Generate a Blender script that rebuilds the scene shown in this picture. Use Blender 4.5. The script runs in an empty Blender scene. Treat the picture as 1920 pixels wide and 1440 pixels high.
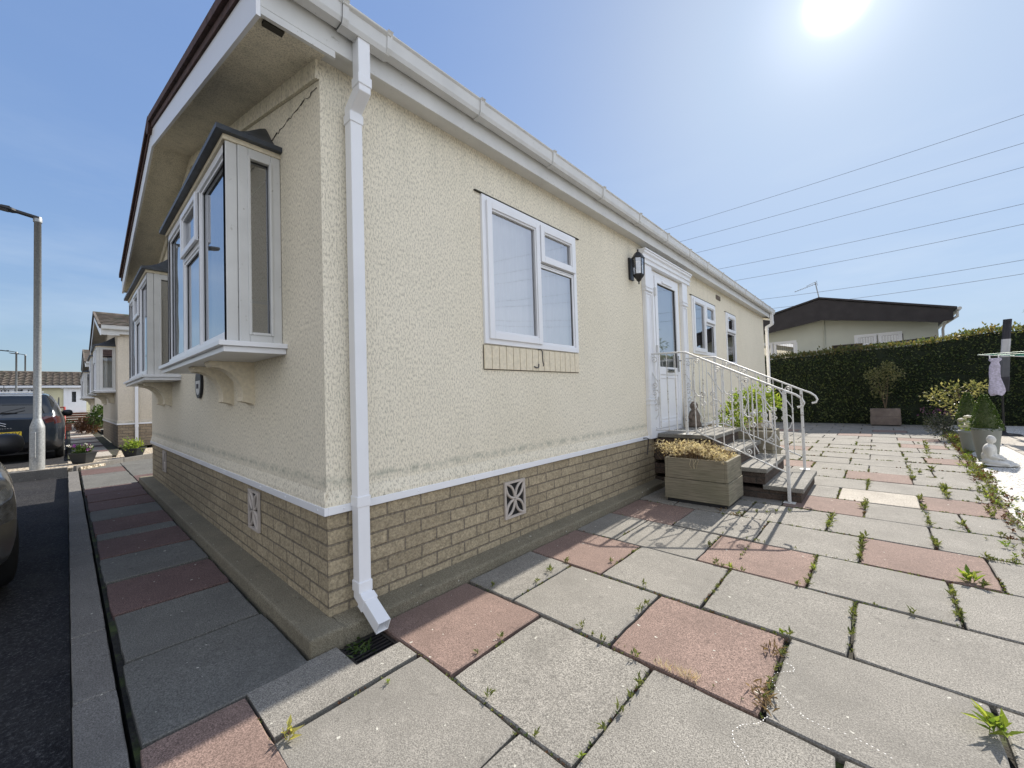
import bpy, bmesh, math, random
from mathutils import Vector, Matrix, noise
rnd = random.Random(7)
SC = bpy.context.scene
COL = SC.collection
V = Vector
PI = math.pi

# ------------------------------------------------------------------ node helpers
def newmat(name):
    m = bpy.data.materials.new(name); m.use_nodes = True
    nt = m.node_tree
    for n in list(nt.nodes): nt.nodes.remove(n)
    out = nt.nodes.new('ShaderNodeOutputMaterial')
    return m, nt, out
def nd(nt, t, **kw):
    n = nt.nodes.new(t)
    for k, v in kw.items():
        if k in ('operation', 'blend_type', 'data_type', 'noise_dimensions', 'feature', 'distance', 'interpolation', 'offset', 'squash', 'offset_frequency'):
            setattr(n, k, v)
        else:
            n.inputs[k.replace('_', ' ')].default_value = v
    return n
def lk(nt, a, b): nt.links.new(a, b)
def coords(nt, scale=(1, 1, 1)):
    g = nt.nodes.new('ShaderNodeNewGeometry')
    mp = nt.nodes.new('ShaderNodeMapping'); mp.inputs['Scale'].default_value = scale
    lk(nt, g.outputs['Position'], mp.inputs['Vector'])
    return g, mp.outputs['Vector']
def objcoords(nt, scale=(1, 1, 1)):
    g = nt.nodes.new('ShaderNodeTexCoord')
    mp = nt.nodes.new('ShaderNodeMapping'); mp.inputs['Scale'].default_value = scale
    lk(nt, g.outputs['Object'], mp.inputs['Vector'])
    return g, mp.outputs['Vector']
def nz(nt, vec, scale, detail=3, rough=.55):
    n = nt.nodes.new('ShaderNodeTexNoise'); n.inputs['Scale'].default_value = scale
    n.inputs['Detail'].default_value = detail; n.inputs['Roughness'].default_value = rough
    lk(nt, vec, n.inputs['Vector']); return n.outputs['Fac']
def ramp(nt, fac, stops):
    r = nt.nodes.new('ShaderNodeValToRGB'); el = r.color_ramp.elements
    while len(el) < len(stops): el.new(.5)
    for e, (p, c) in zip(el, stops):
        e.position = p; e.color = (*c, 1) if len(c) == 3 else c
    lk(nt, fac, r.inputs['Fac']); return r.outputs['Color']
def mix(nt, fac, a, b, mode='MIX'):
    m = nt.nodes.new('ShaderNodeMix'); m.data_type = 'RGBA'; m.blend_type = mode
    for s, v in ((m.inputs[0], fac), (m.inputs[6], a), (m.inputs[7], b)):
        if isinstance(v, (int, float)): s.default_value = v
        elif isinstance(v, tuple): s.default_value = (*v, 1)
        else: lk(nt, v, s)
    return m.outputs[2]
def mth(nt, op, a, b=0., c=None, clamp=False):
    m = nt.nodes.new('ShaderNodeMath'); m.operation = op; m.use_clamp = clamp
    for i, v in enumerate((a, b, c)):
        if v is None: continue
        if isinstance(v, (int, float)): m.inputs[i].default_value = v
        else: lk(nt, v, m.inputs[i])
    return m.outputs[0]
def bump(nt, h, strength, dist=.01, normal=None):
    b = nt.nodes.new('ShaderNodeBump'); b.inputs['Strength'].default_value = strength
    b.inputs['Distance'].default_value = dist; lk(nt, h, b.inputs['Height'])
    if normal: lk(nt, normal, b.inputs['Normal'])
    return b.outputs['Normal']
def bsdf(nt, out, col, rough=.6, normal=None, metal=0., spec=.5, coat=0.):
    p = nt.nodes.new('ShaderNodeBsdfPrincipled')
    if isinstance(col, tuple): p.inputs['Base Color'].default_value = (*col, 1)
    else: lk(nt, col, p.inputs['Base Color'])
    if isinstance(rough, (int, float)): p.inputs['Roughness'].default_value = rough
    else: lk(nt, rough, p.inputs['Roughness'])
    p.inputs['Metallic'].default_value = metal
    p.inputs['Specular IOR Level'].default_value = spec
    p.inputs['Coat Weight'].default_value = coat
    if normal: lk(nt, normal, p.inputs['Normal'])
    lk(nt, p.outputs[0], out.inputs['Surface']); return p
M = {}
def simple(name, col, rough=.5, metal=0., var=.12, sc=8., bumpk=0., bsc=60., spec=.5, coat=0., dirt=None, obj=False):
    m, nt, out = newmat(name)
    g, v = (objcoords if obj else coords)(nt)
    f = nz(nt, v, sc, 4)
    lo = tuple(max(0, c * (1 - var)) for c in col); hi = tuple(min(1, c * (1 + var)) for c in col)
    c = ramp(nt, f, [(.3, lo), (.7, hi)])
    if dirt:
        f2 = nz(nt, v, dirt[1], 5, .65)
        c = mix(nt, ramp(nt, f2, [(dirt[2], (0, 0, 0)), (dirt[2] + .12, (1, 1, 1))]), c, dirt[0])
    n = None
    if bumpk: n = bump(nt, nz(nt, v, bsc, 3), bumpk)
    bsdf(nt, out, c, rough, n, metal, spec, coat)
    M[name] = m; return m

# render (roughcast) wall
def render_mat(name, base, pit, seed=0.):
    m, nt, out = newmat(name)
    g, v = coords(nt, (1, 1, .42))
    g2, v0 = coords(nt)
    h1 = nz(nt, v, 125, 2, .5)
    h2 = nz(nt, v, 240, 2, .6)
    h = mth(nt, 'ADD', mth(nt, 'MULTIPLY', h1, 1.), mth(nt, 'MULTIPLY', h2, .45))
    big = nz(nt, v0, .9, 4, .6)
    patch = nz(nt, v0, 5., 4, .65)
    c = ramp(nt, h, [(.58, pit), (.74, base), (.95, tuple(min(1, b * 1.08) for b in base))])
    c = mix(nt, mth(nt, 'MULTIPLY', ramp(nt, big, [(.35, (0, 0, 0)), (.72, (1, 1, 1))]), .22), c, (.66, .65, .56), 'MULTIPLY')
    # greyer weathered patches
    c = mix(nt, mth(nt, 'MULTIPLY', ramp(nt, patch, [(.45, (0, 0, 0)), (.75, (1, 1, 1))]), .12), c, (.50, .48, .40))
    # algae spots and runs, denser low down on the wall
    sep = nt.nodes.new('ShaderNodeSeparateXYZ'); lk(nt, g2.outputs['Position'], sep.inputs[0])
    low = nt.nodes.new('ShaderNodeMapRange'); low.inputs['From Min'].default_value = 1.25; low.inputs['From Max'].default_value = .62
    lk(nt, sep.outputs['Z'], low.inputs['Value'])
    spots = nz(nt, v, 70, 3, .7)
    sp = ramp(nt, spots, [(.60, (0, 0, 0)), (.68, (1, 1, 1))])
    c = mix(nt, mth(nt, 'MULTIPLY', sp, mth(nt, 'ADD', mth(nt, 'MULTIPLY', low.outputs[0], .35), .22)), c, (.16, .18, .13))
    ln = nt.nodes.new('ShaderNodeMapRange'); ln.inputs['From Min'].default_value = .0; ln.inputs['From Max'].default_value = .035
    lk(nt, mth(nt, 'ABSOLUTE', mth(nt, 'SUBTRACT', sep.outputs['Z'], .735)), ln.inputs['Value'])
    lnf = mth(nt, 'SUBTRACT', 1., ln.outputs[0], clamp=True)
    st = nz(nt, v0, 11, 4, .7)
    c = mix(nt, mth(nt, 'MULTIPLY', mth(nt, 'MULTIPLY', lnf, ramp(nt, st, [(.4, (0, 0, 0)), (.6, (1, 1, 1))])), .55), c, (.22, .25, .2))
    # drip stains with their own shape, under the eaves
    g3, vs = coords(nt, (1, 1, .12))
    runs = nz(nt, vs, 9, 4, .6)
    hi = nt.nodes.new('ShaderNodeMapRange'); hi.inputs['From Min'].default_value = 2.5; hi.inputs['From Max'].default_value = 2.85
    lk(nt, sep.outputs['Z'], hi.inputs['Value'])
    c = mix(nt, mth(nt, 'MULTIPLY', mth(nt, 'MULTIPLY', hi.outputs[0], ramp(nt, runs, [(.48, (0, 0, 0)), (.66, (1, 1, 1))])), .2), c, (.26, .26, .2))
    n = bump(nt, h, .5, .005)
    bsdf(nt, out, c, .92, n, spec=.2)
    M[name] = m
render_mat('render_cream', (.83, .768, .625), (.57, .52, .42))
render_mat('render_pale', (.70, .63, .52), (.54, .48, .40))

def brick_mat(name, c1, c2, mortar, bw, bh, ms, off=0., rough=.9):
    m, nt, out = newmat(name)
    g = nt.nodes.new('ShaderNodeNewGeometry')
    sep = nt.nodes.new('ShaderNodeSeparateXYZ'); lk(nt, g.outputs['Position'], sep.inputs[0])
    cmb = nt.nodes.new('ShaderNodeCombineXYZ')
    wob = nz(nt, g.outputs['Position'], 7, 2)
    lk(nt, mth(nt, 'ADD', mth(nt, 'ADD', sep.outputs['X'], sep.outputs['Y']), mth(nt, 'MULTIPLY', wob, .012)), cmb.inputs[0])
    lk(nt, mth(nt, 'ADD', mth(nt, 'ADD', sep.outputs['Z'], off), mth(nt, 'MULTIPLY', wob, .006)), cmb.inputs[1])
    b = nt.nodes.new('ShaderNodeTexBrick'); b.offset = .5
    b.inputs['Scale'].default_value = 1.; b.inputs['Brick Width'].default_value = bw; b.inputs['Row Height'].default_value = bh
    b.inputs['Mortar Size'].default_value = ms; b.inputs['Mortar Smooth'].default_value = .35; b.inputs['Bias'].default_value = 0
    b.inputs['Color1'].default_value = (*c1, 1); b.inputs['Color2'].default_value = (*c2, 1); b.inputs['Mortar'].default_value = (*mortar, 1)
    lk(nt, cmb.outputs[0], b.inputs['Vector'])
    f = nz(nt, g.outputs['Position'], 24, 5, .7)
    f2 = nz(nt, g.outputs['Position'], 3.1, 4, .6)
    c = mix(nt, .6, b.outputs['Color'], ramp(nt, f, [(.3, (.45, .45, .45)), (.65, (1, 1, 1))]), 'MULTIPLY')
    c = mix(nt, mth(nt, 'MULTIPLY', ramp(nt, f2, [(.45, (0, 0, 0)), (.7, (1, 1, 1))]), .3), c, tuple(x * .55 for x in c1))
    c = mix(nt, .75, c, ramp(nt, nz(nt, g.outputs['Position'], 75, 4, .7), [(.34, (.55, .54, .52)), (.52, (.95, .95, .95)), (.66, (1.25, 1.22, 1.15))]), 'MULTIPLY')
    h = mth(nt, 'ADD', mth(nt, 'MULTIPLY', mth(nt, 'SUBTRACT', 1., b.outputs['Fac']), 1.), mth(nt, 'MULTIPLY', nz(nt, g.outputs['Position'], 55, 4, .7), 1.3))
    n = bump(nt, h, .9, .009)
    bsdf(nt, out, c, rough, n, spec=.2); M[name] = m
brick_mat('buff_brick', (.53, .445, .305), (.42, .352, .24), (.27, .23, .175), .225, .0765, .0062, off=-.04)
brick_mat('brown_brick', (.10, .08, .068), (.14, .105, .085), (.10, .088, .078), .225, .075, .008, off=.01)
brick_mat('red_brick', (.30, .10, .06), (.22, .08, .05), (.25, .2, .16), .225, .075, .008)
brick_mat('pale_brick', (.44, .36, .26), (.36, .29, .21), (.28, .24, .19), .225, .075, .008)

def slab_mat(name, col, red=False):
    m, nt, out = newmat(name)
    g, v = coords(nt)
    isl = g.outputs['Random Per Island']
    sp = nz(nt, v, 210, 2, .7); sp2 = nz(nt, v, 85, 3, .7); big = nz(nt, v, 2.6, 5, .65); mid = nz(nt, v, 14, 4, .65)
    c = ramp(nt, sp, [(.36, tuple(x * .42 for x in col)), (.5, col), (.64, tuple(min(1, x * 1.6) for x in col))])
    c = mix(nt, .55, c, ramp(nt, sp2, [(.35, (.52, .52, .52)), (.6, (1, 1, 1)), (.7, (1.0, 1.0, 1.0))]), 'MULTIPLY')
    c = mix(nt, mth(nt, 'MULTIPLY', isl, .35), c, tuple(x * .72 for x in col))
    c = mix(nt, mth(nt, 'MULTIPLY', ramp(nt, big, [(.4, (0, 0, 0)), (.68, (1, 1, 1))]), .5), c, tuple(x * .52 for x in col))
    c = mix(nt, mth(nt, 'MULTIPLY', ramp(nt, mid, [(.58, (0, 0, 0)), (.72, (1, 1, 1))]), .30), c, tuple(min(1, x * 1.5) for x in col))
    lich = nz(nt, v, 30, 2, .5)
    c = mix(nt, ramp(nt, lich, [(.73, (0, 0, 0)), (.745, (1, 1, 1))]), c, (.5, .49, .43))
    dk = nz(nt, v, 17, 3, .7); c = mix(nt, mth(nt, 'MULTIPLY', ramp(nt, dk, [(.62, (0, 0, 0)), (.70, (1, 1, 1))]), .5), c, tuple(x * .35 for x in col))
    n = bump(nt, mth(nt, 'ADD', sp2, mth(nt, 'MULTIPLY', sp, .5)), .35, .004)
    bsdf(nt, out, c, .88, n, spec=.25); M[name] = m
slab_mat('slab_grey', (.27, .256, .228))
slab_mat('slab_red', (.255, .18, .152))
slab_mat('slab_pale', (.46, .42, .36))
slab_mat('slab_path_grey', (.16, .158, .145))
slab_mat('slab_path_red', (.15, .10, .092))
slab_mat('kerb_concrete', (.20, .19, .175))
slab_mat('plinth_concrete', (.25, .222, .16))
slab_mat('step_concrete', (.26, .25, .225))

simple('soil', (.03, .027, .02), .95, var=.5, sc=40, bumpk=.6, bsc=90, dirt=((.07, .09, .025), 6, .52))
def asphalt_mat():
    m, nt, out = newmat('asphalt'); g, v = coords(nt)
    a = nz(nt, v, 75, 3, .75); b = nz(nt, v, 1.4, 4, .6); c = ramp(nt, a, [(.38, (.012, .012, .014)), (.56, (.03, .03, .033)), (.70, (.11, .11, .108))])
    c = mix(nt, mth(nt, 'MULTIPLY', ramp(nt, b, [(.45, (0, 0, 0)), (.65, (1, 1, 1))]), .35), c, (.06, .058, .054))
    bsdf(nt, out, c, .9, bump(nt, a, .9, .01), spec=.2); M['asphalt'] = m
asphalt_mat()
simple('earth', (.24, .23, .19), .95, var=.4, sc=2.)  # unseen ground made pale to bounce light up onto gable and soffits
simple('upvc', (.80, .81, .83), .32, var=.03, sc=3, dirt=((.5, .5, .46), 26, .70))
simple('upvc_aged', (.62, .62, .60), .45, var=.06, sc=6, dirt=((.33, .32, .27), 30, .64))
simple('gasket', (.02, .02, .022), .5)
simple('lead', (.055, .065, .08), .5, var=.25, sc=14)
simple('tile_brown', (.075, .038, .032), .8, var=.35, sc=14, bumpk=.4, bsc=80)
simple('tile_weathered', (.17, .125, .085), .85, var=.5, sc=5, bumpk=.4, bsc=60, dirt=((.06, .07, .035), 3.2, .52))
simple('black_metal', (.012, .012, .014), .4, var=.2)
simple('black_plastic', (.016, .017, .02), .45, var=.3)
simple('chrome', (.6, .6, .6), .2, metal=1.)
simple('galvanised', (.33, .345, .35), .55, metal=.55, var=.25, sc=40, bumpk=.1)
simple('curtain', (.88, .88, .88), .8, var=.02)
simple('blind_dark', (.10, .10, .11), .7, var=.2)
def wood_mat():
    m, nt, out = newmat('wood_tan'); g, v = coords(nt, (3, 3, 60)); g2, v2 = coords(nt)
    f = nz(nt, v, 1.6, 5, .6); f2 = nz(nt, v2, 4, 4, .6)
    c = ramp(nt, f, [(.3, (.15, .135, .10)), (.5, (.235, .21, .155)), (.7, (.31, .28, .21))])
    c = mix(nt, mth(nt, 'MULTIPLY', ramp(nt, f2, [(.45, (0, 0, 0)), (.62, (1, 1, 1))]), .35), c, (.14, .14, .09))
    vo = nt.nodes.new('ShaderNodeTexVoronoi'); vo.inputs['Scale'].default_value = 4.2; lk(nt, v2, vo.inputs['Vector'])
    c = mix(nt, ramp(nt, vo.outputs['Distance'], [(.05, (1, 1, 1)), (.09, (0, 0, 0))]), c, (.05, .035, .02))
    bsdf(nt, out, c, .85, bump(nt, f, .3, .004), spec=.2); M['wood_tan'] = m
wood_mat()
simple('wood_grey', (.17, .14, .125), .85, var=.3, sc=6, bumpk=.2)
simple('pot_grey', (.24, .26, .245), .55, var=.08, sc=3)
simple('pot_black', (.012, .015, .018), .5, var=.3)
simple('white_stone', (.62, .61, .57), .75, var=.15, sc=12, bumpk=.25, bsc=70)
simple('brown_stone', (.14, .11, .085), .8, var=.4, sc=30)
simple('tile_far', (.105, .085, .068), .9, var=.5, sc=5, dirt=((.05, .055, .035), 3.2, .52))
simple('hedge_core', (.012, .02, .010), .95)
simple('dark_roof', (.028, .024, .026), .7, var=.3, sc=4)
simple('wall_sage', (.56, .58, .51), .8, var=.05, sc=2)
simple('wall_lemon', (.62, .59, .40), .85, var=.06, sc=2)
simple('car_silver', (.26, .255, .24), .30, metal=.85, var=.03, coat=1.)
simple('car_navy', (.007, .014, .025), .3, metal=.3, var=.05, coat=1.)
simple('car_white_roof', (.62, .64, .66), .3, coat=1., var=.02)
simple('car_glass', (.008, .010, .012), .05, spec=.8, var=.1)
simple('tail_red', (.035, .002, .003), .12, var=.3, coat=1.)
simple('plate_yellow', (.72, .52, .03), .5, var=.03)
simple('headlamp', (.20, .21, .22), .08, metal=.6, var=.6, sc=22, coat=1.)
simple('rubber', (.012, .012, .012), .8)
simple('white_paint', (.62, .62, .60), .5, var=.06)
simple('red_paint', (.30, .03, .02), .5)
simple('cable', (.05, .05, .06), .6)
simple('wire', (.16, .18, .21), .7)
simple('parasol_dark', (.035, .035, .045), .85, var=.2, sc=9, bumpk=.2, bsc=40)
simple('parasol_white', (.5, .5, .53), .85, var=.1)
simple('parasol_grey', (.10, .105, .12), .85, var=.1)
simple('dress_cloth', (.50, .47, .60), .85, var=.3, sc=38)
simple('green_line', (.03, .28, .16), .5)
simple('wicker', (.06, .045, .04), .8, var=.3, sc=50)
simple('powder', (.9, .9, .88), .9)
simple('black_rubber', (.01, .01, .012), .7)
simple('twig', (.10, .075, .05), .85)
simple('render_band', (.74, .66, .50), .9, var=.1, sc=40, bumpk=.5, bsc=60)
simple('vent_beige', (.47, .42, .37), .8, var=.1, sc=20)
simple('vent_dark', (.01, .01, .01), .9)
simple('crack', (.045, .04, .03), .9)
simple('stain', (.12, .125, .10), .95)

def iron_mat():
    m, nt, out = newmat('iron_white')
    g, v = coords(nt)
    f = nz(nt, v, 42, 4, .7); f2 = nz(nt, v, 9, 4, .7)
    c = ramp(nt, mth(nt, 'ADD', f, mth(nt, 'MULTIPLY', f2, .4)), [(.78, (.66, .66, .64)), (.83, (.42, .39, .35)), (.90, (.13, .10, .08))])
    bsdf(nt, out, c, .5, bump(nt, f, .3, .002)); M['iron_white'] = m
iron_mat()
def gravel_mat(name, c1, c2, sc=42):
    m, nt, out = newmat(name)
    g, v = coords(nt)
    vo = nt.nodes.new('ShaderNodeTexVoronoi'); vo.inputs['Scale'].default_value = sc; lk(nt, v, vo.inputs['Vector'])
    ct = nt.nodes.new('ShaderNodeSeparateColor'); lk(nt, vo.outputs['Color'], ct.inputs[0])
    c = ramp(nt, ct.outputs[0], [(0, c1), (1, c2)])
    gap = ramp(nt, vo.outputs['Distance'], [(.38, (1, 1, 1)), (.62, (.42, .40, .36))])
    c = mix(nt, 1., c, gap, 'MULTIPLY')
    n = bump(nt, mth(nt, 'SUBTRACT', 1., vo.outputs['Distance']), .9, .015)
    bsdf(nt, out, c, .8, n); M[name] = m
gravel_mat('gravel_white', (.66, .65, .61), (.86, .85, .82), 48)
gravel_mat('gravel_buff', (.46, .38, .27), (.72, .64, .52), 30)
def leaf_mat(name, c1, c2, trans=.35, rough=.5):
    m, nt, out = newmat(name)
    g = nt.nodes.new('ShaderNodeNewGeometry')
    c = ramp(nt, g.outputs['Random Per Island'], [(0, c1), (1, c2)])
    p = nt.nodes.new('ShaderNodeBsdfPrincipled'); lk(nt, c, p.inputs['Base Color']); p.inputs['Roughness'].default_value = rough
    p.inputs['Specular IOR Level'].default_value = .35
    t = nt.nodes.new('ShaderNodeBsdfTranslucent')
    c2_ = mix(nt, 1., c, (1., 1., .55), 'MULTIPLY'); c3 = mix(nt, .0, c2_, (1, 1, 1)); lk(nt, c3, t.inputs['Color'])
    ms = nt.nodes.new('ShaderNodeMixShader'); ms.inputs[0].default_value = trans
    lk(nt, p.outputs[0], ms.inputs[1]); lk(nt, t.outputs[0], ms.inputs[2]); lk(nt, ms.outputs[0], out.inputs['Surface'])
    M[name] = m
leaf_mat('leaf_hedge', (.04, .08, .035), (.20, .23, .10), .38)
leaf_mat('leaf_hedge_lit_top', (.10, .13, .05), (.26, .20, .09), .45)  # lighter, yellower leaf colour paints the sunlit rim along the hedge top
leaf_mat('leaf_box', (.035, .075, .02), (.10, .15, .035), .35)
leaf_mat('leaf_bright', (.14, .24, .04), (.40, .46, .10), .5)
leaf_mat('leaf_weed', (.10, .13, .04), (.27, .29, .11), .4)
leaf_mat('leaf_yellow', (.40, .40, .10), (.55, .50, .2), .5)
leaf_mat('leaf_straw', (.62, .52, .40), (.90, .80, .66), .4)
leaf_mat('leaf_strawdark', (.16, .11, .07), (.40, .29, .17), .3)
leaf_mat('leaf_acer', (.11, .13, .055), (.38, .35, .18), .45)
leaf_mat('leaf_lavender', (.05, .07, .05), (.11, .11, .11), .3)
leaf_mat('leaf_redbrown', (.09, .04, .03), (.18, .10, .06), .4)
leaf_mat('petal_white', (.62, .58, .55), (.82, .80, .78), .4)
leaf_mat('petal_purple', (.16, .03, .22), (.35, .10, .4), .4)
leaf_mat('petal_cream', (.50, .50, .36), (.7, .68, .5), .4)

def glass_mat(name, tint=(.96, .98, .98), ior=1.75):
    m, nt, out = newmat(name)
    fr = nt.nodes.new('ShaderNodeFresnel'); fr.inputs['IOR'].default_value = ior
    tr = nt.nodes.new('ShaderNodeBsdfTransparent'); tr.inputs['Color'].default_value = (*tint, 1)
    gl = nt.nodes.new('ShaderNodeBsdfGlossy'); gl.inputs['Roughness'].default_value = .006
    gl.inputs['Color'].default_value = (.95, .97, 1, 1)
    ms = nt.nodes.new('ShaderNodeMixShader'); lk(nt, mth(nt, 'ADD', mth(nt, 'MULTIPLY', fr.outputs[0], .7), .29), ms.inputs[0])
    g, v = coords(nt); n = bump(nt, nz(nt, v, 2.2, 1), .01, .05)
    lk(nt, n, gl.inputs['Normal'])
    lk(nt, tr.outputs[0], ms.inputs[1]); lk(nt, gl.outputs[0], ms.inputs[2]); lk(nt, ms.outputs[0], out.inputs['Surface'])
    M[name] = m
glass_mat('glass', ior=2.1); glass_mat('glass_clear', (.9, .9, .9), 1.45)

# ------------------------------------------------------------------ mesh builder
class MB:
    def __init__(s): s.v = []; s.f = []; s.m = []; s.s = []
    def add(s, vs, fs, mi=0, sm=False):
        o = len(s.v); s.v += [V(p) for p in vs]
        for f in fs: s.f.append([i + o for i in f]); s.m.append(mi); s.s.append(sm)
    def box(s, x0, x1, y0, y1, z0, z1, mi=0):
        s.add([(x0, y0, z0), (x1, y0, z0), (x1, y1, z0), (x0, y1, z0), (x0, y0, z1), (x1, y0, z1), (x1, y1, z1), (x0, y1, z1)],
              [(3, 2, 1, 0), (4, 5, 6, 7), (0, 1, 5, 4), (1, 2, 6, 5), (2, 3, 7, 6), (3, 0, 4, 7)], mi)
    def obox(s, o, a, b, c, mi=0):
        o, a, b, c = V(o), V(a), V(b), V(c)
        s.add([o, o + a, o + a + b, o + b, o + c, o + a + c, o + a + b + c, o + b + c],
              [(3, 2, 1, 0), (4, 5, 6, 7), (0, 1, 5, 4), (1, 2, 6, 5), (2, 3, 7, 6), (3, 0, 4, 7)], mi)
    def prism(s, poly, vec, mi=0, sm=False):
        n = len(poly); p = [V(q) for q in poly]; vec = V(vec)
        s.add(p + [q + vec for q in p], [list(range(n))[::-1], [n + i for i in range(n)]], mi)
        s.add(p + [q + vec for q in p], [(i, (i + 1) % n, n + (i + 1) % n, n + i) for i in range(n)], mi, sm)
    def tube(s, path, r, n=8, mi=0, sm=True, cap=True):
        path = [V(p) for p in path]; rings = []
        rr = r if isinstance(r, (list, tuple)) else [r] * len(path)
        d = (path[1] - path[0]).normalized(); up = V((0, 0, 1)) if abs(d.z) < .9 else V((1, 0, 0))
        a = d.cross(up).normalized()
        for i, p in enumerate(path):
            t = (path[min(i + 1, len(path) - 1)] - path[max(i - 1, 0)]).normalized()
            a = (a - t * a.dot(t)).normalized(); b = t.cross(a)
            rings.append([p + (a * math.cos(2 * PI * k / n) + b * math.sin(2 * PI * k / n)) * rr[i] for k in range(n)])
        vs = [q for r_ in rings for q in r_]
        fs = [(i * n + k, i * n + (k + 1) % n, (i + 1) * n + (k + 1) % n, (i + 1) * n + k) for i in range(len(path) - 1) for k in range(n)]
        s.add(vs, fs, mi, sm)
        if cap: s.add(rings[0] + rings[-1], [list(range(n))[::-1], list(range(n, 2 * n))], mi)
    def lathe(s, prof, c, n=24, mi=0, sm=True, axis=(0, 0, 1)):
        c = V(c); ax = V(axis).normalized(); a = ax.orthogonal().normalized(); b = ax.cross(a)
        vs = []; m = len(prof)
        for r, z in prof:
            for k in range(n):
                vs.append(c + ax * z + (a * math.cos(2 * PI * k / n) + b * math.sin(2 * PI * k / n)) * r)
        s.add(vs, [(i * n + k, i * n + (k + 1) % n, (i + 1) * n + (k + 1) % n, (i + 1) * n + k) for i in range(m - 1) for k in range(n)], mi, sm)
    def leaf(s, p, d, up, L, W, mi=0, bend=.25):
        d = d.normalized(); w = d.cross(up)
        w = w.normalized() if w.length > 1e-4 else d.orthogonal().normalized(); nrm = w.cross(d)
        a = p + d * L * .45 + nrm * L * bend * .5; e = p + d * L
        s.add([p, a + w * W / 2, e, a - w * W / 2], [(0, 1, 2), (0, 2, 3)], mi)
    def build(s, name, mats, parent=None, bevel=0., seg=2):
        me = bpy.data.meshes.new(name)
        off = wloc(parent) if parent else V((0, 0, 0))
        me.from_pydata([tuple(p - off) for p in s.v], [], s.f)
        for mm in (mats if isinstance(mats, (list, tuple)) else [mats]): me.materials.append(M[mm])
        me.polygons.foreach_set('material_index', s.m); me.polygons.foreach_set('use_smooth', s.s)
        me.update()
        o = bpy.data.objects.new(name, me); COL.objects.link(o)
        if parent: o.parent = parent
        if bevel:
            b = o.modifiers.new('bevel', 'BEVEL'); b.width = bevel; b.segments = seg; b.limit_method = 'ANGLE'; b.angle_limit = .6
            b.harden_normals = False
        return o
def wloc(o):
    p = V((0, 0, 0))
    while o: p = p + o.location; o = o.parent
    return p
def thing(name, label, cat, loc=(0, 0, 0), group=None):
    o = bpy.data.objects.new(name, None); COL.objects.link(o); o.location = loc; o.empty_display_size = .2
    o['label'] = label; o['category'] = cat
    if group: o['group'] = group
    return o
def tag(o, label, cat, group=None):
    o['label'] = label; o['category'] = cat
    if group: o['group'] = group
    return o
def struct(o): o['kind'] = 'structure'; return o
def recenter(o):  # put origin of a single-mesh thing at its base
    me = o.data; xs = [v.co for v in me.vertices]
    c = V((sum(p.x for p in xs) / len(xs), sum(p.y for p in xs) / len(xs), min(p.z for p in xs)))
    me.transform(Matrix.Translation(-c)); o.location = c; return o

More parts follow.
